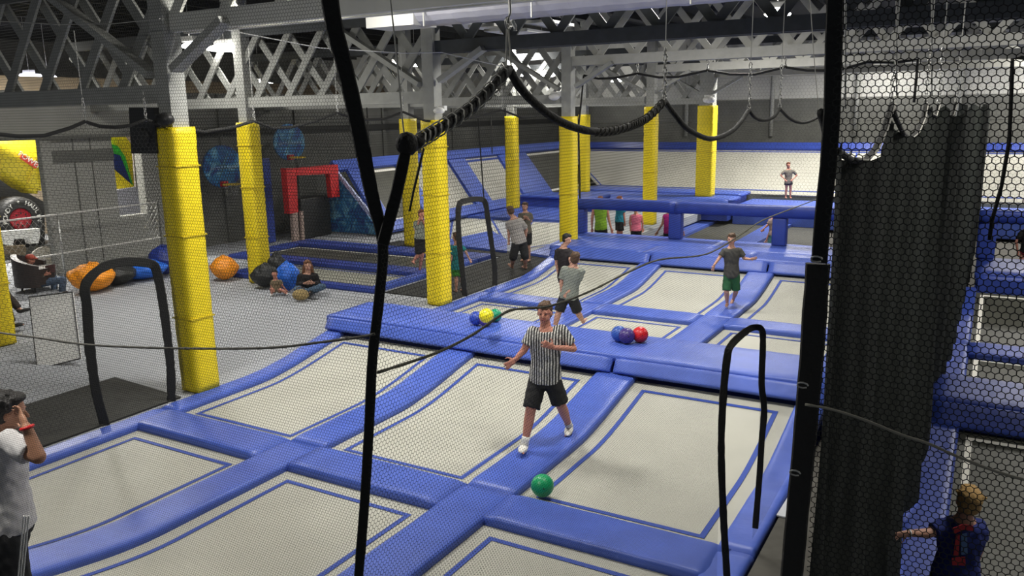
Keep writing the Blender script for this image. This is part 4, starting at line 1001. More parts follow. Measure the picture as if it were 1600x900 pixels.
# coarse near net at right
rn = thing('safety_net', 'coarse black safety net in front of the right side of the picture', 'net', (.4, YN, 2))
def rin(u, v):
    lx = np.interp(v, [2.4, 3.29, 4.0], [PY(1262, 900, YN).x, PY(1282, 405, YN).x, PY(1312, 0, YN).x]); return u > lx
hexnet('netting', NETM, .0142, -.45, 1.35, 1.9, 4.5, rin, lambda u, v: np.stack([u, YN + .015 * np.sin(u * 4 + v), v], 1), .0019, rn)
tag(rope('net_hem', [PY(x, y, 3.0) for x, y in ((1625, 95), (1595, 90), (1582, 92), (1580, 150), (1577, 220), (1565, 290), (1550, 345), (1546, 375))], .006, BLK, None, wob=.1), 'thin black net edge cord at the upper right', 'cord')

# ================================================================== PEOPLE
SK1 = mat('light_skin', (.50, .27, .19), .55, var=.05, vscale=8); SK2 = mat('tan_skin', (.40, .20, .12), .55, var=.05, vscale=8); SK3 = mat('pink_skin', (.55, .24, .17), .55)
EYE = mat('dark_eye', (.02, .015, .012), .3); LIP = mat('lip', (.32, .09, .08), .5)
def cloth(name, c, **k): return mat(name, c, .85, bump=.35, bscale=9, var=.12, vscale=5, **k)
HB = mat('brown_hair', (.085, .045, .022), .7, bump=.6, bscale=60); HK = mat('black_hair', (.010, .008, .007), .6, bump=.6, bscale=60)
HR = mat('reddish_hair', (.16, .05, .02), .7, bump=.6, bscale=60); HY = mat('blond_hair', (.42, .26, .09), .7, bump=.6, bscale=60); HW = mat('wavy_hair', (.17, .07, .03), .7, bump=.8, bscale=40)
def stripes(name, a, b_, sc, rot=0):
    M = bpy.data.materials.new(name); M.use_nodes = True; N = M.node_tree.nodes; L = M.node_tree.links; b = N['Principled BSDF']; b.inputs['Roughness'].default_value = .85
    tc = N.new('ShaderNodeTexCoord'); mp = N.new('ShaderNodeMapping'); mp.inputs['Rotation'].default_value = (0, 0, rot); L.new(tc.outputs['Object'], mp.inputs[0])
    wv = N.new('ShaderNodeTexWave'); wv.wave_type = 'BANDS'; wv.bands_direction = 'X'; wv.inputs['Scale'].default_value = sc; wv.inputs['Distortion'].default_value = .2; wv.inputs['Detail'].default_value = 0
    L.new(mp.outputs[0], wv.inputs['Vector']); r = N.new('ShaderNodeValToRGB'); r.color_ramp.interpolation = 'CONSTANT'
    r.color_ramp.elements[0].color = (*a, 1); r.color_ramp.elements[1].position = .5; r.color_ramp.elements[1].color = (*b_, 1)
    L.new(wv.outputs[0], r.inputs[0]); L.new(r.outputs[0], b.inputs['Base Color']); return M
def folds(me, a):
    n = len(me.vertices); co = np.empty(n * 3, dtype=np.float32); me.vertices.foreach_get('co', co); co = co.reshape(-1, 3)
    no = np.empty(n * 3, dtype=np.float32); me.vertex_normals.foreach_get('vector', no); no = no.reshape(-1, 3); x, y, z = co.T
    f = np.sin(x * 31 + 3 * np.sin(z * 17 + y * 9)) * np.sin(z * 23 + 2.5 * np.sin(y * 21 + x * 13)) + .5 * np.sin(x * 70 + z * 40 + 2 * np.sin(y * 50))
    co += no * (a * .6 * f)[:, None]; me.vertices.foreach_set('co', co.ravel()); me.update()
def rotz(v, deg): return Matrix.Rotation(R(deg), 3, 'Z') @ v
def person(label, base, h, J, face=0, body=None, hs=1.0, skin=SK1, hair=HB, hairkind='short', top=None, sleeve='short', bottom=None, leg='shorts', shoe=None, sock=None, vox=.012, grp=None, near=False, detail=True, girth=1.0, headturn=0, hem=-.14):
    base = Vector(base); toC = (Vector((CO.x, CO.y, 0)) - Vector((base.x, base.y, 0))).normalized()
    body = face if body is None else body
    Fd = rotz(toC, body); imr = Vector((CR.x, CR.y, 0)).normalized(); lat = Vector((-Fd.y, Fd.x, 0))
    if lat.dot(imr) < -.05: lat = -lat
    elif abs(lat.dot(imr)) <= .05 and lat.dot(toC) < 0: lat = -lat
    def lp(l, f, u): return base + lat * l * h + Fd * f * h + UP * u * h
    T = dict(pv=lp(0, 0, .52), nk=lp(0, 0, .825), hd=lp(0, .015, .925), sa=lp(-.108, 0, .80), sb=lp(.108, 0, .80), ea=lp(-.135, -.01, .64), eb=lp(.135, -.01, .64),
             wa=lp(-.14, .04, .485), wb=lp(.14, .04, .485), ka=lp(-.052, .01, .28), kb=lp(.052, .01, .28), aa=lp(-.06, 0, .04), ab=lp(.06, 0, .04))
    for k, v in J.items():
        if k in ('ha', 'hb'): T[k] = PD(v[0], v[1], base, v[2] if len(v) > 2 else 0)
        elif v[0] == 'G': T[k] = PZ(v[1], v[2], v[3] if len(v) > 3 else base.z) + UP * .04 * h
        else: T[k] = PD(v[0], v[1], base, v[2] if len(v) > 2 else 0)
    root = thing('person', label, 'person', base, grp)
    spine = T['nk'] - T['pv']; sl = spine.length; su_ = spine.normalized()
    sd = (T['sb'] - T['sa']); sd = (sd - su_ * sd.dot(su_)).normalized(); fw = sd.cross(su_).normalized()
    if fw.dot(Fd) < 0: fw = -fw
    pl = (lat - su_ * lat.dot(su_)).normalized()
    g = h * girth
    def tor(k=1.0, t0=-.16, t1=1.1, grow=0):
        out = []
        for (t, rx, ry) in ((-.16, .070, .062), (-.08, .088, .068), (.1, .086, .064), (.38, .074, .056), (.65, .088, .062), (.86, .098, .056), (.96, .072, .046), (1.04, .036, .034), (1.1, .032, .032)):
            if t < t0 or t > t1: continue
            X = pl.lerp(sd, max(0, min(1, t))).normalized(); Y = X.cross(su_).normalized()
            out.append((T['pv'] + spine * t, X, Y, rx * g * k + grow, ry * g * k + grow))
        return out
    hipa, hipb = T['pv'] - pl * .048 * g - su_ * .02 * h, T['pv'] + pl * .048 * g - su_ * .02 * h
    # body
    b = B(); loft(b, tor(.92))
    fdir = rotz(toC, face + headturn); hu = (T['hd'] - T['nk']).normalized().lerp(UP, .5).normalized(); fdir = (fdir - hu * fdir.dot(hu)).normalized(); hx = fdir.cross(hu)
    hh = h * hs; c = T['hd']; ax = (hx, fdir, hu)
    capsule(b, T['pv'] + spine * .95, c - hu * .03 * hh, .034 * hh, .031 * hh)
    ell(b, c + hu * .012 * hh - fdir * .006 * hh, (.043 * hh, .053 * hh, .050 * hh), ax, 3)
    ell(b, c - hu * .022 * hh + fdir * .010 * hh, (.034 * hh, .040 * hh, .042 * hh), ax, 3)
    ell(b, c - hu * .052 * hh + fdir * .026 * hh, (.016 * hh, .014 * hh, .012 * hh), ax, 2)
    capsule(b, c + hu * .008 * hh + fdir * .046 * hh, c - hu * .014 * hh + fdir * .060 * hh, .004 * hh, .0075 * hh, 8)
    for s_ in (-1, 1):
        ell(b, c + hx * s_ * .044 * hh - hu * .008 * hh, (.005 * hh, .010 * hh, .016 * hh), ax, 1)
        ell(b, c + hx * s_ * .018 * hh + hu * .012 * hh + fdir * .044 * hh, (.013 * hh, .006 * hh, .005 * hh), ax, 1)
    for s_, S_, E_, W_h, hk in ((-1, 'sa', 'ea', 'wa', 'ha'), (1, 'sb', 'eb', 'wb', 'hb')):
        capsule(b, T[S_], T[E_], .030 * g, .023 * g); capsule(b, T[E_], T[W_h], .023 * g, .0155 * g)
        d = (T[hk] - T[W_h]).normalized() if hk in T else (T[W_h] - T[E_]).normalized()
        n_ = d.cross(fw); n_ = n_.normalized() if n_.length > .2 else d.cross(UP).normalized()
        pn_ = d.cross(n_).normalized()       # palm normal
        pc_ = T[W_h] + d * .028 * h
        ell(b, pc_, (.0235 * h, .030 * h, .0105 * h), (n_, d, pn_), 2)
        if vox < .02:
            fr_ = max(.0050 * h, vox * .62)
            for i, (o_, ln_) in enumerate(((-.0165, .038), (-.0055, .045), (.0055, .042), (.0165, .033))):
                p0 = pc_ + d * .022 * h + n_ * o_ * h; p1 = p0 + d * ln_ * .55 * h + n_ * o_ * .25 * h; p2 = p1 + (d * .75 + pn_ * .66).normalized() * ln_ * .5 * h
                capsule(b, p0, p1, fr_, fr_ * .95, 8); capsule(b, p1, p2, fr_ * .95, fr_ * .8, 8)
            q0 = pc_ - d * .008 * h + n_ * .018 * h; q1 = q0 + (n_ * .8 + d * .6 + pn_ * .2).normalized() * .026 * h; capsule(b, q0, q1, fr_ * 1.2, fr_, 8); capsule(b, q1, q1 + (d * .9 + n_ * .2).normalized() * .018 * h, fr_, fr_ * .85, 8)
    for s_, H_, K_, A_ in ((-1, hipa, 'ka', 'aa'), (1, hipb, 'kb', 'ab')):
        capsule(b, H_, T[K_], .049 * g, .034 * g); mid = T[K_].lerp(T[A_], .3); bk_ = -Fd * .006 * h
        capsule(b, T[K_], mid + bk_, .033 * g, .034 * g); capsule(b, mid + bk_, T[A_], .034 * g, .0195 * g)
        shin = (T[A_] - T[K_]).normalized(); td = Fd - shin * Fd.dot(shin) * .8; td = (td + Vector((0, 0, -td.z * .6 if abs(shin.z) > .7 else 0))).normalized()
        T['t' + A_] = td
        fc = T[A_] + td * .038 * h + shin * .018 * h; fx_ = td.cross(shin).normalized()
        ell(b, T[A_] + shin * .016 * h - td * .012 * h, (.021 * h, .026 * h, .022 * h), (fx_, td, shin), 2)
        ell(b, fc, (.026 * h, .062 * h, .017 * h), (fx_, td, shin), 2)
        if vox < .02:
            for i in range(5): ell(b, fc + td * (.056 - .004 * i) * h + fx_ * (-.018 + .0085 * i) * h * s_ + shin * .006 * h, (.006 * h, .012 * h, .008 * h), (fx_, td, shin), 1)
    remeshed('body', b, skin, vox, root, 2)
    # hair
    b = B()
    if hairkind == 'cap':
        ell(b, c + hu * .026 * hh, (.050 * hh, .058 * hh, .040 * hh), ax, 3); ell(b, c + hu * .020 * hh + fdir * .06 * hh, (.036 * hh, .036 * hh, .006 * hh), ax, 2)
        remeshed('cap', b, hair, max(vox, .01), root, 1)
    else:
        ell(b, c + hu * .026 * hh - fdir * .017 * hh, (.049 * hh, .053 * hh, .049 * hh), ax, 3)
        ell(b, c - hu * .004 * hh - fdir * .022 * hh, (.047 * hh, .042 * hh, .046 * hh), ax, 3)
        ell(b, c + hu * .055 * hh + fdir * .016 * hh, (.038 * hh, .032 * hh, .016 * hh), ax, 2)
        rn_ = random.Random(int(base.x * 100))
        for i in range(14):
            a_ = rn_.uniform(0, 6.28); e_ = rn_.uniform(.2, 1.3); v_ = hx * math.cos(a_) * math.cos(e_) + fdir * (math.sin(a_) * math.cos(e_) - .15) + hu * math.sin(e_)
            capsule(b, c + hu * .02 * hh + v_ * .042 * hh, c + hu * .02 * hh + v_ * .055 * hh + hx * rn_.uniform(-.01, .01) * hh, .012 * hh, .007 * hh, 6)
        if hairkind == 'long':
            for s_ in (-1, -.4, .4, 1):
                capsule(b, c + hx * s_ * .040 * hh - fdir * .012 * hh, c + hx * s_ * .056 * hh - hu * .10 * hh - fdir * .02 * hh, .021 * hh, .022 * hh); capsule(b, c + hx * s_ * .056 * hh - hu * .10 * hh - fdir * .02 * hh, c + hx * s_ * .052 * hh - hu * .16 * hh - fdir * .015 * hh, .022 * hh, .012 * hh)
        if hairkind == 'pony':
            capsule(b, c - fdir * .06 * hh + hu * .03 * hh, c - fdir * .075 * hh - hu * .04 * hh, .016 * hh, .017 * hh); capsule(b, c - fdir * .075 * hh - hu * .04 * hh, c - fdir * .06 * hh - hu * .12 * hh, .017 * hh, .007 * hh)
        remeshed('hair', b, hair, max(vox, .009), root, 1)
    if detail and abs((face + headturn + 180) % 360 - 180) < 110:
        for s_ in (-1, 1):
            b = B(); ell(b, c + hx * s_ * .018 * hh + hu * .002 * hh + fdir * .0465 * hh, (.0050 * hh, .003 * hh, .0026 * hh), ax, 2); mk('eye', b, EYE, root, True)
        b = B(); ell(b, c - hu * .033 * hh + fdir * .049 * hh, (.014 * hh, .005 * hh, .004 * hh), ax, 2); mk('mouth', b, LIP, root, True)
    # clothes
    ea_ = .010 + .008 * h
    if top:
        b = B(); loft(b, tor(1.07, hem - .001 if hem > -.16 else -.161, 1.0, ea_ * .8))
        for S_, E_, W_h in (('sa', 'ea', 'wa'), ('sb', 'eb', 'wb')):
            ax_ = T['pv'] + spine * .86; ins = T[S_].lerp(ax_, .35)
            if sleeve == 'none': continue
            capsule(b, ins, T[S_], .036 * g + ea_ * .3, .034 * g + ea_ * .4)
            if sleeve == 'short': capsule(b, T[S_], T[S_].lerp(T[E_], .72), .033 * g + ea_ * .4, .031 * g + ea_ * .7, flat1=True)
            else:
                capsule(b, T[S_], T[E_], .033 * g + ea_ * .4, .026 * g + ea_ * .4); capsule(b, T[E_], T[E_].lerp(T[W_h], .92), .026 * g + ea_ * .4, .019 * g + ea_ * .4, flat1=True)
        sh = remeshed('shirt' if sleeve != 'none' else 'tank_top', b, top, max(vox, .010), root, 3)
        # cloth folds
        folds(sh.data, .007)
    if bottom:
        b = B(); loft(b, tor(1.02, -.161, .12, ea_ * .7))
        for H_, K_, A_ in ((hipa, 'ka', 'aa'), (hipb, 'kb', 'ab')):
            if leg == 'pants':
                capsule(b, H_, T[K_], .052 * g + ea_ * .5, .037 * g + ea_ * .5); capsule(b, T[K_], T[K_].lerp(T[A_], .93), .037 * g + ea_ * .5, .030 * g + ea_ * .5, flat1=True)
            else:
                f_ = {'shorts': .93, 'long_shorts': 1.0, 'brief': .38}[leg]
                capsule(b, H_, H_.lerp(T[K_], f_), .053 * g + ea_ * .5, (.045 if f_ > .5 else .052) * g + ea_ * .9, flat1=True)
                if leg == 'long_shorts': capsule(b, T[K_], T[K_].lerp(T[A_], .18), .041 * g + ea_, .042 * g + ea_ * .9, flat1=True)
        sh = remeshed({'pants': 'trousers'}.get(leg, 'shorts'), b, bottom, max(vox, .010), root, 3)
        folds(sh.data, .006)
    if shoe:
        for A_, K_ in (('aa', 'ka'), ('ab', 'kb')):
            b = B(); td = T['t' + A_]; shin = (T[A_] - T[K_]).normalized(); fx_ = td.cross(shin).normalized()
            ell(b, T[A_] + td * .036 * h + shin * .020 * h, (.031 * h, .070 * h, .021 * h), (fx_, td, shin), 2); ell(b, T[A_] + shin * .014 * h - td * .010 * h, (.027 * h, .031 * h, .028 * h), (fx_, td, shin), 2)
            remeshed('shoe', b, shoe, max(.009, vox * .8), root, 1)
            if sock: b = B(); capsule(b, T[A_] - shin * .05 * h, T[A_], .026 * h, .025 * h, flat0=True); mk('sock', b, sock, root, True)
    return root, T

SHW = cloth('white_shirt', (.60, .58, .57)); BLKC = cloth('black_cloth', (.010, .010, .011)); GRYC = cloth('grey_green_shirt', (.23, .25, .21)); CHAR = cloth('charcoal_shirt', (.060, .058, .050))
# referee
g0 = (PZ(818, 708, .0) + PZ(893, 682, .0)) / 2
ref, TR = person('young man in a black and white striped shirt and black shorts, running on a pad', g0, 1.72,
    dict(hd=(851, 489), nk=(853, 513), sa=(832, 519), sb=(877, 516), ea=(819, 547, .05), eb=(896, 545, .0), wa=(806, 561, .08), ha=(797, 568, .1), wb=(866, 543, .22), hb=(852, 538, .26), pv=(852, 590), ka=(829, 641, .12), kb=(876, 632, .02),
         aa=('G', 820, 703, .02), ab=('G', 889, 674, .02)), face=-12, skin=SK3, hair=HB, top=stripes('referee_stripes', (.62, .61, .58), (.03, .03, .03), 11, R(-16)), bottom=BLKC, leg='shorts', shoe=cloth('white_sneaker', (.75, .73, .68)), sock=cloth('white_sock', (.75, .74, .7)), vox=.0085, hs=1.0)
t = B(); 
for p_, q_ in ((TR['nk'] - UP * .02, TR['nk'] - UP * .14),):
    bar(t, p_ - FWD * .085, q_ - FWD * .10, .012, .01)
mk('collar_zip', t, BLKC, ref)
# boy at left foreground
gb = PZ(15, 1040, .12); 
bl, TL = person('boy in a white T-shirt at left edge raising his hand to his forehead', gb, 1.76,
    dict(hd=(14, 642), nk=(-2, 676), sa=(-20, 690, -.15), sb=(14, 690, .16), eb=(60, 714, .22), wb=(42, 668, .2), hb=(32, 648, .15), ea=(-25, 740, -.2), wa=(-22, 790, -.15), pv=(12, 812), ka=(14, 915, -.1), kb=(28, 912, .1), aa=(5, 1015, -.1), ab=(30, 1020, .1)),
    face=75, body=70, skin=SK2, hair=HK, top=cloth('white_grey_tshirt', (.55, .54, .54)), bottom=BLKC, leg='pants', shoe=BLKPL, vox=.0085, detail=True, girth=1.08)
t = B()
for i in range(3):
    for a_, c_ in (((43 + i * 4.0, 806), (33 + i * 4.0, 915)),):
        p_ = [PD(a_[0] + (c_[0] - a_[0]) * f / 8 - 6, a_[1] + (c_[1] - a_[1]) * f / 8, gb, .235) for f in range(9)]
        tube(t, p_, .005, 4)
o = mk('trouser_stripes', t, LETW, bl)
t = B(); p_ = TL['wb']; d_ = (TL['wb'] - TL['eb']).normalized(); s_, u_ = frame_of(d_)
tube(t, [p_ + (s_ * math.cos(a_) + u_ * math.sin(a_)) * .033 for a_ in np.linspace(0, 6.28, 16)], .010, 6); mk('red_wristband', t, RED, bl, True)
# boy at right, behind the coarse net
gr_ = PZ(1500, 1035, 0)
br_, TB = person('blond boy in a navy T-shirt with red print, reaching left, behind the coarse net', gr_, 1.2,
    dict(hd=(1513, 784), nk=(1506, 810), sa=(1478, 822), sb=(1528, 822), ea=(1450, 833, .02), wa=(1420, 833, .05), ha=(1405, 836, .06), eb=(1531, 852), wb=(1524, 880), pv=(1492, 900)), face=195, body=190, hs=1.25, skin=SK1, hair=HY,
    top=cloth('navy_tshirt', (.010, .022, .16)), bottom=BLKC, vox=.008, girth=1.15)
PRN = mat('red_print', (.42, .02, .03), .7); PRB = mat('pale_blue_print', (.08, .16, .35), .7)
def backprint(pix, M, nm):
    pts = [PD(x, y, gr_, .118) for x, y in pix]; t = B(); polyP(t, pts, .004); mk(nm, t, M, br_)
backprint([(1488, 826), (1505, 819), (1521, 822), (1522, 830), (1505, 828), (1492, 834)], PRN, 'shirt_print')
backprint([(1487, 872), (1508, 870), (1509, 884), (1488, 883)], PRN, 'shirt_print')
backprint([(1494, 836), (1500, 834), (1498, 868), (1490, 868)], PRN, 'shirt_print')
backprint([(1502, 835), (1511, 833), (1512, 866), (1502, 867)], PRB, 'shirt_print')
t = B(); d_ = (TB['wa'] - TB['ea']).normalized(); s_, u_ = frame_of(d_); tube(t, [TB['wa'] + (s_ * math.cos(a_) + u_ * math.sin(a_)) * .022 for a_ in np.linspace(0, 6.28, 14)], .006, 6); mk('white_wristband', t, PLASW, br_, True)
# boys on the rows
gg = PZ(905, 511, .16)
person('boy in a grey-green T-shirt and black shorts seen from behind, beyond the referee', gg, 1.42,
    dict(hd=(899, 404), nk=(896, 416), sa=(882, 421), sb=(909, 424), ea=(877, 442), wa=(878, 458), eb=(902, 443, .04), wb=(889, 455, .1), hb=(885, 460, .1), pv=(889, 463), ka=(873, 488), kb=(903, 488), aa=(866, 514), ab=('G', 911, 507, .16)), face=160, hs=1.12, hair=HB, top=GRYC, bottom=BLKC, leg='shorts', vox=.010, girth=1.08)
gk = PZ(882, 472, 0)
person('dark haired boy in a black T-shirt behind the grey-green shirted boy', gk, 1.34, dict(hd=(886, 374), nk=(880, 386), sa=(871, 393), sb=(892, 394), ea=(869, 411), wa=(872, 427), ha=(875, 433), pv=(881, 432)), face=65, body=130, hs=1.15, hair=HK, top=cloth('black_tshirt', (.016, .012, .014)), bottom=BLKC, vox=.011)
gn = PZ(1139, 479, 0.03)
person('boy in a charcoal T-shirt and green shorts, arms out, facing the camera', gn, 1.38,
    dict(hd=(1143, 374), nk=(1143, 386), sa=(1132, 392), sb=(1155, 391), ea=(1124, 403, .02), wa=(1116, 414, .08), ha=(1113, 424, .08), eb=(1163, 404), wb=(1172, 405, .08), hb=(1178, 404, .1), pv=(1143, 427), ka=(1135, 456, .05), kb=(1150, 455), aa=('G', 1136, 478), ab=('G', 1146, 471)), face=-8, hs=1.15, hair=HB, top=CHAR, bottom=cloth('green_shorts', (.015, .10, .035)), leg='shorts', vox=.010, girth=1.0, hem=-.16)
# talking pair
gp = PZ(811, 424, 0)
person('child in a pale shirt and long black shorts, stooping with back to the camera', gp, 1.5,
    dict(hd=(797, 330), nk=(803, 341), sa=(794, 349), sb=(816, 349), ea=(795, 361), wa=(795, 374), pv=(811, 377), ka=(802, 400), kb=(820, 399), aa=('G', 800, 420), ab=('G', 821, 421)), face=-140, body=-150, hs=1.1, hair=HB, top=cloth('heather_shirt', (.32, .30, .28)), bottom=BLKC, leg='long_shorts', vox=.013, detail=False, girth=1.2)
gq = PZ(822, 408, 0)
person('boy in a brown shirt with folded arms, facing the stooping child', gq, 1.42,
    dict(hd=(820, 323), nk=(821, 331), sa=(813, 336), sb=(829, 336), ea=(812, 346), wa=(820, 342, .15), eb=(830, 346), wb=(823, 341, .15), pv=(822, 362)), face=-20, hs=1.12, hair=HB, top=cloth('brown_shirt', (.13, .115, .085)), bottom=BLKC, vox=.013)
gs = PZ(657, 428, .02)
person('red haired child in grey shirt, one foot lifted, left of the second column', gs, 1.42,
    dict(hd=(659, 335), nk=(657, 344), sa=(650, 349), sb=(665, 350), ea=(649, 359), wa=(655, 346, .12), eb=(667, 360), wb=(662, 348, .12), pv=(657, 371), ka=(654, 398), kb=(660, 396), aa=(646, 408), ab=('G', 656, 426)), face=30, hs=1.12, skin=SK3, hair=HR, top=GRYC, bottom=BLKC, leg='shorts', vox=.013)
gt = PZ(718, 456, 0)
person('small child in a teal T-shirt and green shorts right behind the second yellow column', gt, 1.16,
    dict(hd=(712, 370), nk=(713, 382), sa=(704, 387), sb=(722, 386), eb=(728, 394), wb=(733, 404), hb=(735, 408), pv=(713, 418)), face=-130, body=-160, hs=1.2, hair=HB, top=cloth('teal_tshirt', (.008, .16, .17)), bottom=cloth('lime_shorts', (.04, .22, .02)), vox=.013, detail=False)
# girl on the far platform
gf = PZ(1231, 310, .24)
person('girl in a khaki top and dark shorts standing hands on hips before the far wall', gf, 1.45,
    dict(hd=(1232, 258), nk=(1232, 264), sa=(1225, 268), sb=(1240, 268), ea=(1220, 274), wa=(1226, 280, .1), eb=(1245, 274), wb=(1239, 280, .1), pv=(1232, 285)), face=15, hs=1.1, skin=SK3, hair=HR, hairkind='pony', top=cloth('khaki_top', (.18, .16, .13)), bottom=cloth('charcoal_shorts', (.04, .035, .04)), leg='brief', vox=.018)
# children behind the barrier
def barrier(label, px, Yd, h, J, **k):
    d = ray(px, 360); b_ = CO + d * (Yd / d.y); b_.z = -.43
    return person(label, b_, h, J, grp=None, vox=.016, detail=False, **k)
barrier('boy in a lime green tank top and black shorts behind the barrier', 939, 20.6, 1.68, dict(hd=(938, 313), nk=(938, 321), sa=(928, 326), sb=(948, 326), ea=(925, 342), eb=(951, 342), wa=(925, 357), wb=(955, 357), pv=(939, 356)), face=180, hair=HR, skin=SK3, top=cloth('lime_tank', (.20, .38, .02)), sleeve='none', bottom=BLKC, girth=1.0)
barrier('girl in a turquoise T-shirt and dark shorts behind the barrier', 968, 21.0, 1.5, dict(hd=(969, 312), nk=(970, 319), sa=(966, 324, -.08), sb=(974, 324, .08), eb=(975, 335, .1), wb=(976, 346, .1), pv=(968, 345)), face=100, body=110, hair=HR, skin=SK3, top=cloth('turquoise_top', (.01, .22, .30)), bottom=BLKC, leg='brief')
barrier('girl with a ponytail in a pink tank top behind the barrier', 994, 21.0, 1.4, dict(hd=(993, 327), nk=(994, 334), sa=(986, 338), sb=(1002, 338), ea=(984, 348), eb=(1004, 348), wa=(985, 355), wb=(1004, 356), pv=(994, 359)), face=175, hair=HY, hairkind='pony', skin=SK3, top=cloth('pink_tank', (.68, .16, .24)), sleeve='none', bottom=BLKC)
barrier('girl in a magenta tank top by the middle barrier post', 1045, 20.6, 1.5, dict(hd=(1045, 327), nk=(1045, 333), sa=(1038, 338), sb=(1054, 338), ea=(1035, 350), wa=(1028, 361), eb=(1061, 350), wb=(1066, 361), pv=(1046, 362)), face=170, hair=HB, skin=SK2, top=cloth('magenta_tank', (.50, .02, .20)), sleeve='none', bottom=BLKC)
barrier('girl with loose hair in a grey top and teal trousers beyond the right barrier post', 1204, 21.8, 1.35, dict(hd=(1211, 334), nk=(1209, 341), sa=(1204, 346), sb=(1214, 346), ea=(1199, 352), wa=(1194, 357), pv=(1207, 366)), face=-80, hair=HR, hairkind='long', skin=SK3, top=cloth('grey_pink_top', (.30, .22, .20)), bottom=cloth('teal_trousers', (.04, .14, .16)), leg='pants')
gz = PZ(1600, 425, 0)
person('person in black cut off by the right edge behind the coarse net', gz, 1.4, dict(hd=(1612, 345), nk=(1608, 356), sa=(1596, 364), sb=(1616, 364), ea=(1588, 378), wa=(1590, 392), pv=(1606, 392)), face=170, hair=HK, skin=SK3, top=BLKC, bottom=cloth('red_shorts', (.25, .02, .03)), vox=.014, detail=False)
# seated woman and child
gw = PZ(482, 459, 0)
person('woman with wavy hair in a black top and jeans, sitting cross-legged on the carpet', gw, 1.66,
    dict(hd=(481, 415), nk=(481, 427), sa=(469, 432), sb=(493, 431), ea=(466, 445), wa=(476, 443, .22), ha=(480, 442, .25), eb=(498, 444), wb=(490, 442, .22), hb=(486, 442, .25), pv=(481, 450), ka=(464, 452, .25), kb=(504, 448, .15), aa=(484, 456, .28), ab=(477, 456, .32)), face=0, hs=1.0, hair=HW, hairkind='long', top=cloth('black_top', (.010, .008, .010)), sleeve='long', bottom=cloth('blue_jeans', (.07, .12, .19)), leg='pants', shoe=BLKPL, vox=.013, hem=-.02)
bg = gw - FWD * .62; bg.z = 0
hb_ = thing('handbag', 'tan woven handbag in front of the seated woman', 'bag', bg)
t = B(); bmesh.ops.create_icosphere(t, subdivisions=3, radius=1)
for v in t.verts:
    k = v.co; off = CR * (k.x * .17) + FWD * (k.y * .10); v.co = bg + Vector((off.x, off.y, 0)) + UP * (max(0, (k.z * .5 + .5)) * .23 * (1 + .06 * noise.noise(k * 3)))
mk('bag_body', t, mat('tan_weave', (.36, .26, .11), .8, bump=.8, bscale=40, var=.35, vscale=25), hb_, True)
t = B(); tube(t, [bg + Vector((CR.x * x, CR.y * x, z)) for x, z in ((-.08, .2), (-.07, .25), (0, .28), (.07, .25), (.08, .2))], .010, 6); mk('handle', t, mat('brown_strap', (.10, .05, .025), .6), hb_, True)
t = B(); tube(t, [bg + Vector((CR.x * x, CR.y * x, z)) for x, z in ((.12, .05), (.22, .02), (.32, .02), (.36, .03))], .012, 6); mk('strap', t, BLKPL, hb_, True)
gc = PZ(433, 460, 0)
person('small child in a khaki top slumped against a black beanbag, legs out', gc, 1.02,
    dict(hd=(429, 428), nk=(431, 437), sa=(425, 441), sb=(438, 440), ea=(424, 447), wa=(426, 451, .05), eb=(441, 446), wb=(445, 451), pv=(432, 452), ka=(424, 452, .12), kb=(440, 453, .12), aa=('G', 425, 461), ab=('G', 449, 462)), face=-10, hs=1.28, skin=SK3, hair=HK, top=cloth('khaki_tshirt', (.17, .13, .08)), bottom=cloth('khaki_shorts', (.16, .12, .08)), leg='brief', shoe=cloth('white_bootie', (.7, .68, .66)), vox=.012, hem=-.05)
# man in the armchair
gm = Vector(pch)
person('man in a red cap and jeans reading in the dark brown armchair', gm, 1.75,
    dict(hd=(47, 405), nk=(44, 417), sa=(36, 425, -.1), sb=(52, 425, .15), ea=(42, 440, -.15), wa=(62, 430, -.1), eb=(58, 440, .2), wb=(70, 429, .2), hb=(74, 428, .2), pv=(52, 441), ka=(84, 434, -.1), kb=(98, 437, .15), aa=(86, 458, -.1), ab=(97, 462, .15)), face=70, body=80, skin=SK3, hair=mat('red_cap', (.45, .08, .05), .8), hairkind='cap', top=cloth('grey_green_sweater', (.11, .12, .10)), sleeve='long', bottom=cloth('faded_jeans', (.09, .13, .20)), leg='pants', shoe=BLKPL, vox=.015, hem=-.06)
t = B(); c_ = PD(70, 424, gm, .1)
polyP(t, [c_ + Vector((0, 0, -.06)), c_ + CR * .22 + Vector((0, 0, -.02)), c_ + CR * .24 + Vector((0, 0, .16)), c_ + CR * .02 + Vector((0, 0, .12))], .01)
tag(mk('magazine', t, mat('dark_magazine', (.10, .05, .05), .5, var=.4)), 'open dark magazine held by the man in the red cap', 'magazine')
# person cut off by the left edge
ge = PZ(12, 512, 0)
person('person in blue top and dark trousers sitting at the left edge', ge, 1.7,
    dict(hd=(-18, 385), nk=(-18, 400), sa=(-30, 407), sb=(-6, 407), ea=(-32, 430), eb=(-2, 425), wa=(-15, 442, .2), wb=(3, 438, .2), pv=(-24, 452), ka=(2, 452, .1), kb=(6, 466, .25), aa=(31, 484, .1), ab=(20, 506, .25)), face=70, body=80, hair=HB, top=cloth('blue_top', (.02, .05, .28)), sleeve='short', bottom=cloth('dark_brown_trousers', (.03, .02, .018)), leg='pants', shoe=BLKPL, vox=.014)
st = thing('stool', 'dark stool under the person cut off by the left edge', 'stool', PD(-24, 505, ge)); p_ = PD(-24, 458, ge); t = B(); bmesh.ops.create_cone(t, cap_ends=True, segments=20, radius1=.2, radius2=.2, depth=.05, matrix=Matrix.Translation(p_ - UP * .1)); mk('seat', t, BLKPL, st)
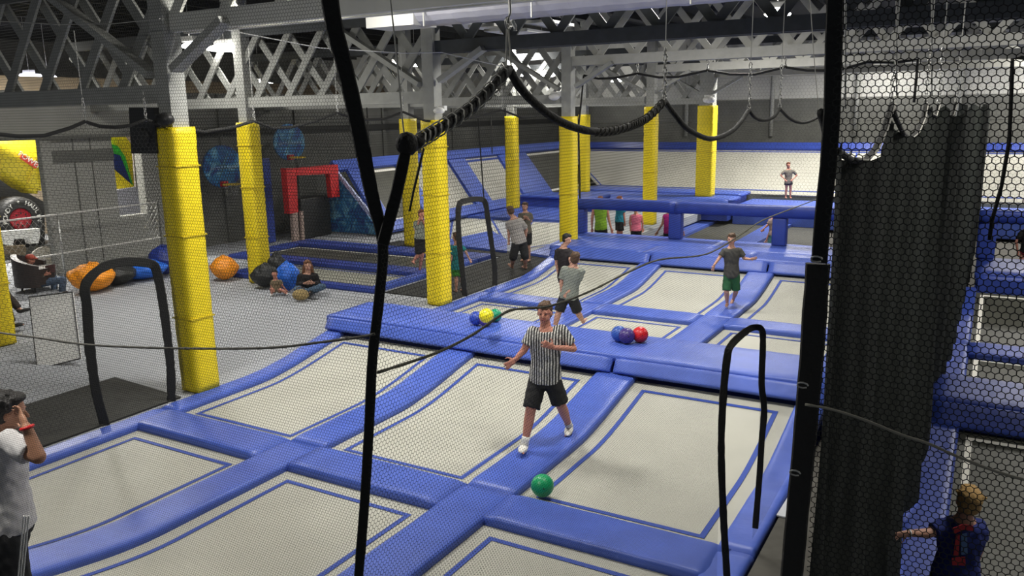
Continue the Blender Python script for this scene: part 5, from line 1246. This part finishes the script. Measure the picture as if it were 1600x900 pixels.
for k in range(3):
    t = B(); a_ = 2.1 * k; tube(t, [p_ + Vector((.1 * math.cos(a_), .1 * math.sin(a_), -.12)), Vector((p_.x + .2 * math.cos(a_), p_.y + .2 * math.sin(a_), 0))], .015, 6); mk('leg', t, BLKPL, st)

# ================================================================== FAMILIES AND SUB-PARTS
GR = {'padded_column': 'yellow padded columns', 'trampoline': 'trampoline beds', 'frame_pad': 'blue frame pads', 'cross_pad': 'blue cross pads', 'dodgeball': 'dodgeballs on the front court',
      'timber_truss': 'timber roof trusses', 'knee_brace': 'knee braces of the columns', 'beanbag': 'beanbags on the carpet', 'hanging_chain': 'chains holding the nets', 'safety_net': 'safety nets',
      'net_strap': 'black net straps', 'net_hem': 'scalloped net hems', 'net_doorway': 'doorways in the nets', 'basketball_hoop': 'basketball hoops', 'raised_divider': 'raised padded dividers',
      'padded_barrier': 'padded barriers', 'slanted_trampoline_wall': 'slanted trampoline walls', 'woven_cord': 'cords woven through the nets', 'pale_cord': 'pale hanging cords', 'shackle': 'shackles on the curtain strap', 'rope': 'upright net cords', 'chain_strand': 'chain strands at the right', 'emergency_light': 'emergency lights', 'steel_cable': 'steel cables', 'floor_mat': 'black floor mats', 'loose_cord': 'loose black cords'}
SUB = {'pad_seam': 'yellow_pad', 'border_line': 'jump_mat', 'hoop_net': 'rim', 'rim_bracket': 'rim', 'printed_star': 'backboard', 'lettering': 'backboard', 'wheel_hub': 'tyre', 'hub_hole': 'tyre', 'tyre_letter': 'tyre',
       'woofer': 'cabinet', 'edge_strip': 'panel', 'shirt_print': 'shirt', 'collar_zip': 'shirt', 'trouser_stripes': 'trousers', 'top_knot': 'bag', 'valve': 'rubber_shell'}
stem = lambda o: o.name.split('.')[0]
for o in list(C.objects):
    if o.parent is None:
        if 'label' in o and 'group' not in o and stem(o) in GR: o['group'] = GR[stem(o)]
    elif stem(o) in SUB and o.parent.parent is None:
        for q in o.parent.children:
            if stem(q) == SUB[stem(o)]:
                o.parent = q; o.matrix_parent_inverse = Matrix.Identity(4); break
